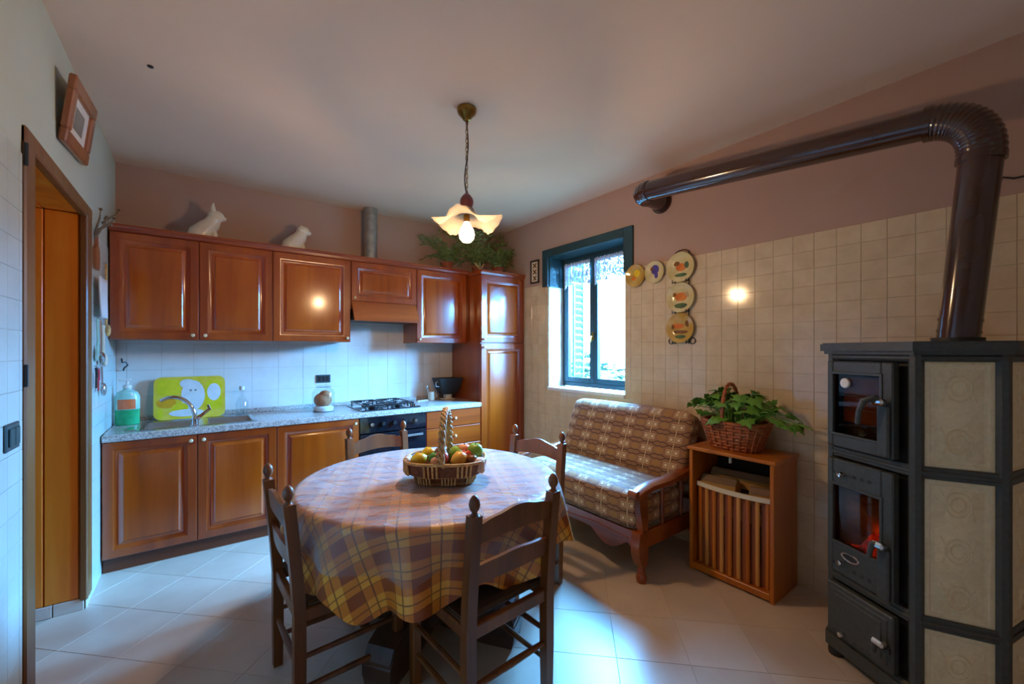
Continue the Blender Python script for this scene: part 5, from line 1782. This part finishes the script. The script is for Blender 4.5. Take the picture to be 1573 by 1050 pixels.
t = thing('ivy_plant', 'bushy green ivy spilling over the wicker basket', 'plant', (PX_, PY_, LZ + .02))
m = MB(); m.lathe([(.06, 0), (.078, .13), (.07, .13), (1e-4, .115)], 20, (PX_, PY_, LZ + .025), sy=1.5); m.build('pot', M['terracotta'], t)
def ivy_mesh(seed):
    rr = random.Random(seed)
    pol = [(0, -.12), (.28, -.42), (.55, -.25), (.95, -.30), (.62, .12), (.55, .42), (.28, .40), (0, 1.0)]
    pts = pol + [(-x, y) for x, y in pol[-2:0:-1]]
    m = MB(); n = len(pts)
    v = [(x + rr.uniform(-.03, .03), y, -.16 * abs(x) + .10 * (1 - y * y) + rr.uniform(-.02, .02)) for x, y in pts] + [(0, .2, .14)]
    v += [(a, b2, c_ - .02) for a, b2, c_ in v]
    N = n + 1
    f = []
    for i in range(n):
        k = (i + 1) % n
        f.append((i, k, n)); f.append((N + k, N + i, N + n)); f.append((i, N + i, N + k, k))
    m.add(v, f)
    me = m.mesh('ivy_leaf', 20)
    me.materials.append(M['leaf'])
    return me
ivy = [ivy_mesh(i) for i in range(3)]
rr = random.Random(5)
stems = MB()
for k in range(84):
    a = rr.uniform(0, 2 * PI)
    q = rr.uniform(.25, 1.0)
    ry, rx = .35 * q, .15 * q
    if math.sin(a) < -.2: ry = .40 * q
    p = Vector((math.cos(a) * rx, math.sin(a) * ry, .23 + .11 * (1 - q) + rr.uniform(-.02, .06) - (.10 * max(0, q - .72) / .28)))
    p.x = max(-.15, min(.12, p.x))
    s = rr.uniform(.042, .068)
    stems.tube([(0, math.sin(a) * .05, .1), (p.x * .5, p.y * .55, .24), (p.x, p.y, p.z)], .003, 5, mat=Matrix.Translation((PX_, PY_, LZ)))
    o = link('leaf', ivy[k % 3], None, t)
    M4 = Matrix.Translation((p.x, p.y, p.z - .02)) @ Matrix.Rotation(math.atan2(p.y, p.x) - PI / 2 + rr.uniform(-.6, .6), 4, 'Z') @ Matrix.Rotation(rr.uniform(-1.1, -.1), 4, 'X') @ Matrix.Rotation(rr.uniform(-.5, .5), 4, 'Y') @ Matrix.Scale(s, 4)
    o.matrix_local = M4
stems.build('stems', M['leaf'], t)

# ------------------------------------------------------------------ stove
PL = [Vector(p) for p in ((2.372, .657), (2.194, .340), (2.297, .119), (2.62, .050), (2.84, .40), (2.655, .675))]
t = thing('wood_stove', 'tall cast-iron wood stove with oven door and cream tiled side panels', 'stove', (2.5, .37, 0))
def offset_poly(d):
    out = []; n = len(PL)
    for i in range(n):
        a, c_, e = PL[i - 1], PL[i], PL[(i + 1) % n]
        d1 = (c_ - a).normalized(); d2 = (e - c_).normalized()
        n1 = Vector((-d1.y, d1.x)); n2 = Vector((-d2.y, d2.x))
        # outline runs counter-clockwise seen from above when area > 0
        n1, n2 = -n1 * ORI, -n2 * ORI
        bis = (n1 + n2); k = d / max(.3, (1 + n1.dot(n2)))
        out.append(c_ + bis * k)
    return [(p.x, p.y) for p in out]
area = sum(PL[i - 1].x * PL[i].y - PL[i].x * PL[i - 1].y for i in range(6))
ORI = 1 if area > 0 else -1
class Face:
    def __init__(s, a, c_):
        s.a = a; s.d = (c_ - a).normalized(); s.L = (c_ - a).length
        nrm = Vector((s.d.y, -s.d.x)) * ORI
        s.n = nrm
        # local x along face, local y outward, z up
        s.M = Matrix(((s.d.x, nrm.x, 0, a.x), (s.d.y, nrm.y, 0, a.y), (0, 0, 1, 0), (0, 0, 0, 1)))
    def box(s, m, s0, s1, d0, d1, z0, z1, b=.003):
        return m.box(s0, s1, d0, d1, z0, z1, b, s.M)
m = MB(); m.prism(offset_poly(-.03), 'z', .10, 1.405); m.build('body', M['irondark'], t, smooth=0)
m = MB(); m.prism(offset_poly(.036), 'z', 1.418, 1.450); m.prism(offset_poly(.022), 'z', 1.404, 1.419); m.prism(offset_poly(.028), 'z', 1.449, 1.455); m.build('top_plate', M['iron'], t, smooth=0)
m = MB(); m.prism(offset_poly(.018), 'z', .045, .105); bs = m.build('base_skirt', M['iron'], t, smooth=0)
for p in offset_poly(-.02):
    m = MB(); m.lathe([(.03, 0), (.033, .02), (.026, .05)], 12, (p[0], p[1], 0)); m.build('foot', M['irondark'], t)
RAIL = [.105, .385, .955, 1.395]
for i, p in enumerate(offset_poly(-.012)):
    m = MB(); m.lathe([(.023, .10), (.023, 1.406)], 8, (p[0], p[1], 0)); m.build('corner_post', M['iron'], t, smooth=30)
F = Face(PL[0], PL[1])
faces = [F, Face(PL[1], PL[2]), Face(PL[2], PL[3]), Face(PL[3], PL[4]), Face(PL[4], PL[5]), Face(PL[5], PL[0])]
for fi, fc in enumerate(faces):
    for z0, z1 in ((.10, .125), (.362, .410), (.932, .978), (1.378, 1.406)):
        m = MB(); fc.box(m, .01, fc.L - .01, -.03, .004, z0, z1, .004)
        m.box(.01, fc.L - .01, .003, .010, (z0 + z1) / 2 - .008, (z0 + z1) / 2 + .008, .003, fc.M); m.build('rail', M['iron'], t)
    if fi == 0:
        continue
    for s0 in (0, fc.L - .026):
        m = MB(); fc.box(m, s0, s0 + .026, -.03, .002, .10, 1.406, .004); m.build('stile', M['iron'], t)
    for z0, z1 in ((.125, .362), (.410, .932), (.978, 1.378)):
        m = MB(); w, h = fc.L - .052, z1 - z0
        # relief tile: raised border, sunk field, raised medallions
        T = fc.M @ Matrix.Translation((.026, .0, z0)) @ Matrix.Scale(-1, 4, (0, 1, 0))
        m.rings(w, h, [(0, .03), (0, .006), (.003, .004), (.016, .004), (.019, .0075), (.028, .0075), (.031, .0055)], mat=T)
        pt = m.build('relief_tile', M['majolica'], t)
        q = MB()
        nm = max(1, int(h / .16))
        for k in range(nm):
            zc = h * (k + .5) / nm
            for rr_ in (.035, .02):
                q.tube([(w / 2 + rr_ * math.cos(2 * PI * a / 16), .0055, zc + rr_ * 1.3 * math.sin(2 * PI * a / 16)) for a in range(16)], .004, 5, closed=True, mat=T)
            for sg in (-1, 1):
                q.tube([(w / 2 + sg * .045, .0055, zc - .05), (w / 2 + sg * .03, .0055, zc), (w / 2 + sg * .05, .0055, zc + .05)], .003, 5, mat=T)
        q.build('ornament', M['majolica'], pt, smooth=60, kind='stuff')
# doors on the front face
def stove_door(s0, s1, z0, z1, win, name):
    m = MB()
    d = .034
    if win:
        a0, a1, b0, b1 = win
        F.box(m, s0, a0, .0, d, z0, z1, .005); F.box(m, a1, s1, .0, d, z0, z1, .005)
        F.box(m, a0 - .001, a1 + .001, .0, d, z0, b0, .005); F.box(m, a0 - .001, a1 + .001, .0, d, b1, z1, .005)
        for (e0, e1, g0, g1) in ((a0 - .008, a1 + .008, b0 - .008, b0 + .004), (a0 - .008, a1 + .008, b1 - .004, b1 + .008), (a0 - .008, a0 + .004, b0, b1), (a1 - .004, a1 + .008, b0, b1)):
            F.box(m, e0, e1, d - .002, d + .005, g0, g1, .002)
    else:
        F.box(m, s0, s1, 0, d, z0, z1, .006)
        F.box(m, s0 + .02, s1 - .02, d - .002, d + .004, z0 + .02, z1 - .02, .003)
        F.box(m, s0 + .04, s1 - .04, d + .002, d + .008, z0 + .04, z1 - .04, .003)
    o = m.build(name, M['iron'], t)
    if win:
        g = MB(); F.box(g, a0, a1, .018, .022, b0, b1, 0); g.build('pane', M['smokeglass'], o, smooth=0)
    return o
L0 = F.L
s_l, s_r = .014, L0 - .055
d1 = stove_door(s_l, s_r, .985, 1.372, (.045, .262, 1.045, 1.318), 'oven_door')
d2 = stove_door(s_l, s_r, .415, .928, (.045, .262, .555, .815), 'firebox_door')
d3 = stove_door(s_l, s_r, .130, .358, None, 'ash_door')
# hollow-looking interiors behind the panes
for (z0, z1, mt) in ((1.0, 1.36, 'black'), (.5, .86, 'bark')):
    m = MB(); F.box(m, .03, .275, -.0295, -.012, z0, z1, 0); m.build('interior', M[mt], t, smooth=0)
m = MB(); F.box(m, .06, .25, -.010, -.006, 1.10, 1.30, 0); m.build('oven_wall', M['casing'], t, smooth=0)
for z in (1.10, 1.16, 1.22):
    m = MB(); m.tube([(.07, -.002, z), (.24, -.002, z)], .0025, 5, mat=F.M); m.build('oven_rack', M['steel'], t)
m = MB(); v = []; f = []; rr = random.Random(9)
for i in range(25):
    for j in range(9):
        q, w = i / 24, j / 8
        hgt = .10 * math.exp(-((q - .72) / .3) ** 2) + .012 * rr.random()
        v.append((.08 + .18 * q, -.008 + .018 * (1 - w) + .003 * rr.random(), .545 + hgt * w))
for i in range(24):
    for j in range(8):
        a = i * 9 + j
        f.append((a, a + 9, a + 10, a + 1))
m.add(v, f, F.M)
m.build('embers', M['ember'], t, smooth=60, label='glowing red embers behind the firebox glass')
fd = bpy.data.lights.new('fire_glow', 'POINT')
fd.energy = .05; fd.color = (1.0, .12, .03); fd.shadow_soft_size = .004
fo = bpy.data.objects.new('fire_glow', fd); COL.objects.link(fo)
fo.location = F.M @ Vector((.21, .010, .665))
m = MB(); m.lathe([(.022, 0), (.022, .008), (.018, .011), (1e-4, .011)], 18, mat=F.M @ Matrix.Translation((.10, .023, 1.275)) @ Matrix.Rotation(-PI / 2, 4, 'X')); m.build('thermometer', M['white'], d1)
def lever(zc, door, lo, lv=1.0):
    m = MB()
    F.box(m, s_r - .052, s_r - .004, .034, .052, zc - .21 if lo else zc - .03, zc, .006)
    m.build('latch_plate', M['iron'], door)
    m = MB(); m.tube([(s_r - .02, .05, zc + .006), (s_r - .02 - .01 * lv, .05 + .035 * lv, zc + .006 + .024 * lv), (s_r - .02 - .035 * lv, .05 + .055 * lv, zc + .016), (s_r - .02 - .05 * lv, .05 + .06 * lv, zc - .03 * lv), (s_r - .02 - .055 * lv, .05 + .06 * lv, zc - .08 * lv)], [.012, .013, .012, .010, .009], 9, mat=F.M); m.build('handle', M['iron'], door, smooth=60)
    m = MB(); m.box(s_r - .05, s_r + .0, .052, .085, zc + .002, zc + .028, .008, F.M); m.build('knob', M['chrome'], door)
lever(1.20, d1, True)
lever(.625, d2, True, .55)
lever(.235, d3, False, .4)
for door, z, zs_ in ((d2, .868, .868), (d2, .475, .455), (d3, .155, .15)):
    m = MB(); m.lathe([(.010, 0), (.010, .012), (.013, .016), (.01, .026), (1e-4, .027)], 10, mat=F.M @ Matrix.Translation((.10, .034, z)) @ Matrix.Rotation(-PI / 2, 4, 'X')); m.build('air_knob', M['chrome'], door)
    for k in range(6):
        if k == 2: continue
        m = MB(); m.lathe([(.008, 0), (.008, .0015), (1e-4, .0016)], 8, mat=F.M @ Matrix.Translation((.05 + .033 * k, .0335, zs_)) @ Matrix.Rotation(-PI / 2, 4, 'X')); m.build('air_hole', M['black'], door)
m = MB(); m.tube([(.13 + .038 * math.cos(a * PI / 12), .036, .508 + .016 * math.sin(a * PI / 12)) for a in range(24)], .004, 6, closed=True, mat=F.M); m.build('badge_ring', M['chrome'], d2)
m = MB(); m.prism([(.13 + .036 * math.cos(a * PI / 12), .508 + .015 * math.sin(a * PI / 12)) for a in range(24)], 'y', .033, .037, F.M); m.build('badge', M['irondark'], d2)

# stove pipe: leans with its elbow, climbs gently along the wall, turns into it
t = thing('stove_pipe', 'glossy dark brown stove pipe rising from the stove and running along the wall', 'stove pipe', (2.6, .27, 1.455))
XP = 2.60
A = Vector((XP, .272, 1.4555)); B = Vector((XP, .205, 2.22))
C = Vector((XP, .36, 2.432)); D = Vector((XP, 1.80, 2.578))
m = MB(); m.tube([A, A + (B - A) * .5, B], .067, 32, cap=False); m.build('riser', M['enamel'], t, smooth=60)
for q in (.06, .125):
    m = MB(); c0 = A + (B - A) * q; dd = (B - A).normalized(); m.tube([c0 - dd * .006, c0 + dd * .006], .0695, 32); m.build('seam_ring', M['enamel'], t, smooth=60)
m = MB(); c0 = A; m.tube([A, A + Vector((0, 0, .02))], .082, 32); m.build('collar', M['irondark'], t, smooth=60)
# pleated elbow
K = Vector((XP, .19, 2.405))
pts = []; rs = []
NE = 64
for i in range(NE + 1):
    q = i / NE
    p = B * (1 - q) ** 2 + K * 2 * q * (1 - q) + C * q * q
    pts.append(p); rs.append(.0735 + (.0022 if (i // 2) % 2 else -.0008))
m = MB(); m.tube(pts, rs, 32, cap=False); m.build('elbow', M['enamel'], t, smooth=50)
for p_, q_ in ((B, (B - A).normalized()), (C, (D - C).normalized())):
    m = MB(); m.tube([p_ - q_ * .012, p_ + q_ * .012], .0765, 32); m.build('elbow_ring', M['enamel'], t, smooth=60)
m = MB(); m.tube([C, (C + D) / 2, D], .067, 32, cap=False); m.build('run', M['enamel'], t, smooth=60)
E2 = Vector((XP + .11, 1.895, 2.585))
pts = []; rs = []
for i in range(33):
    q = i / 32; K2 = Vector((XP, 1.895, 2.585))
    pts.append(D * (1 - q) ** 2 + K2 * 2 * q * (1 - q) + E2 * q * q); rs.append(.0725 + (.0018 if (i // 2) % 2 else -.0006))
m = MB(); m.tube(pts, rs, 28, cap=False); m.build('elbow', M['enamel'], t, smooth=50)
m = MB(); m.tube([E2, Vector((XR - .003, 1.895, 2.585))], .067, 28); m.build('wall_stub', M['enamel'], t, smooth=60)
m = MB(); m.tube([(XR - .012, 1.895, 2.585), (XR - .002, 1.895, 2.585)], .088, 28); m.build('wall_collar', M['enamel'], t, smooth=60)
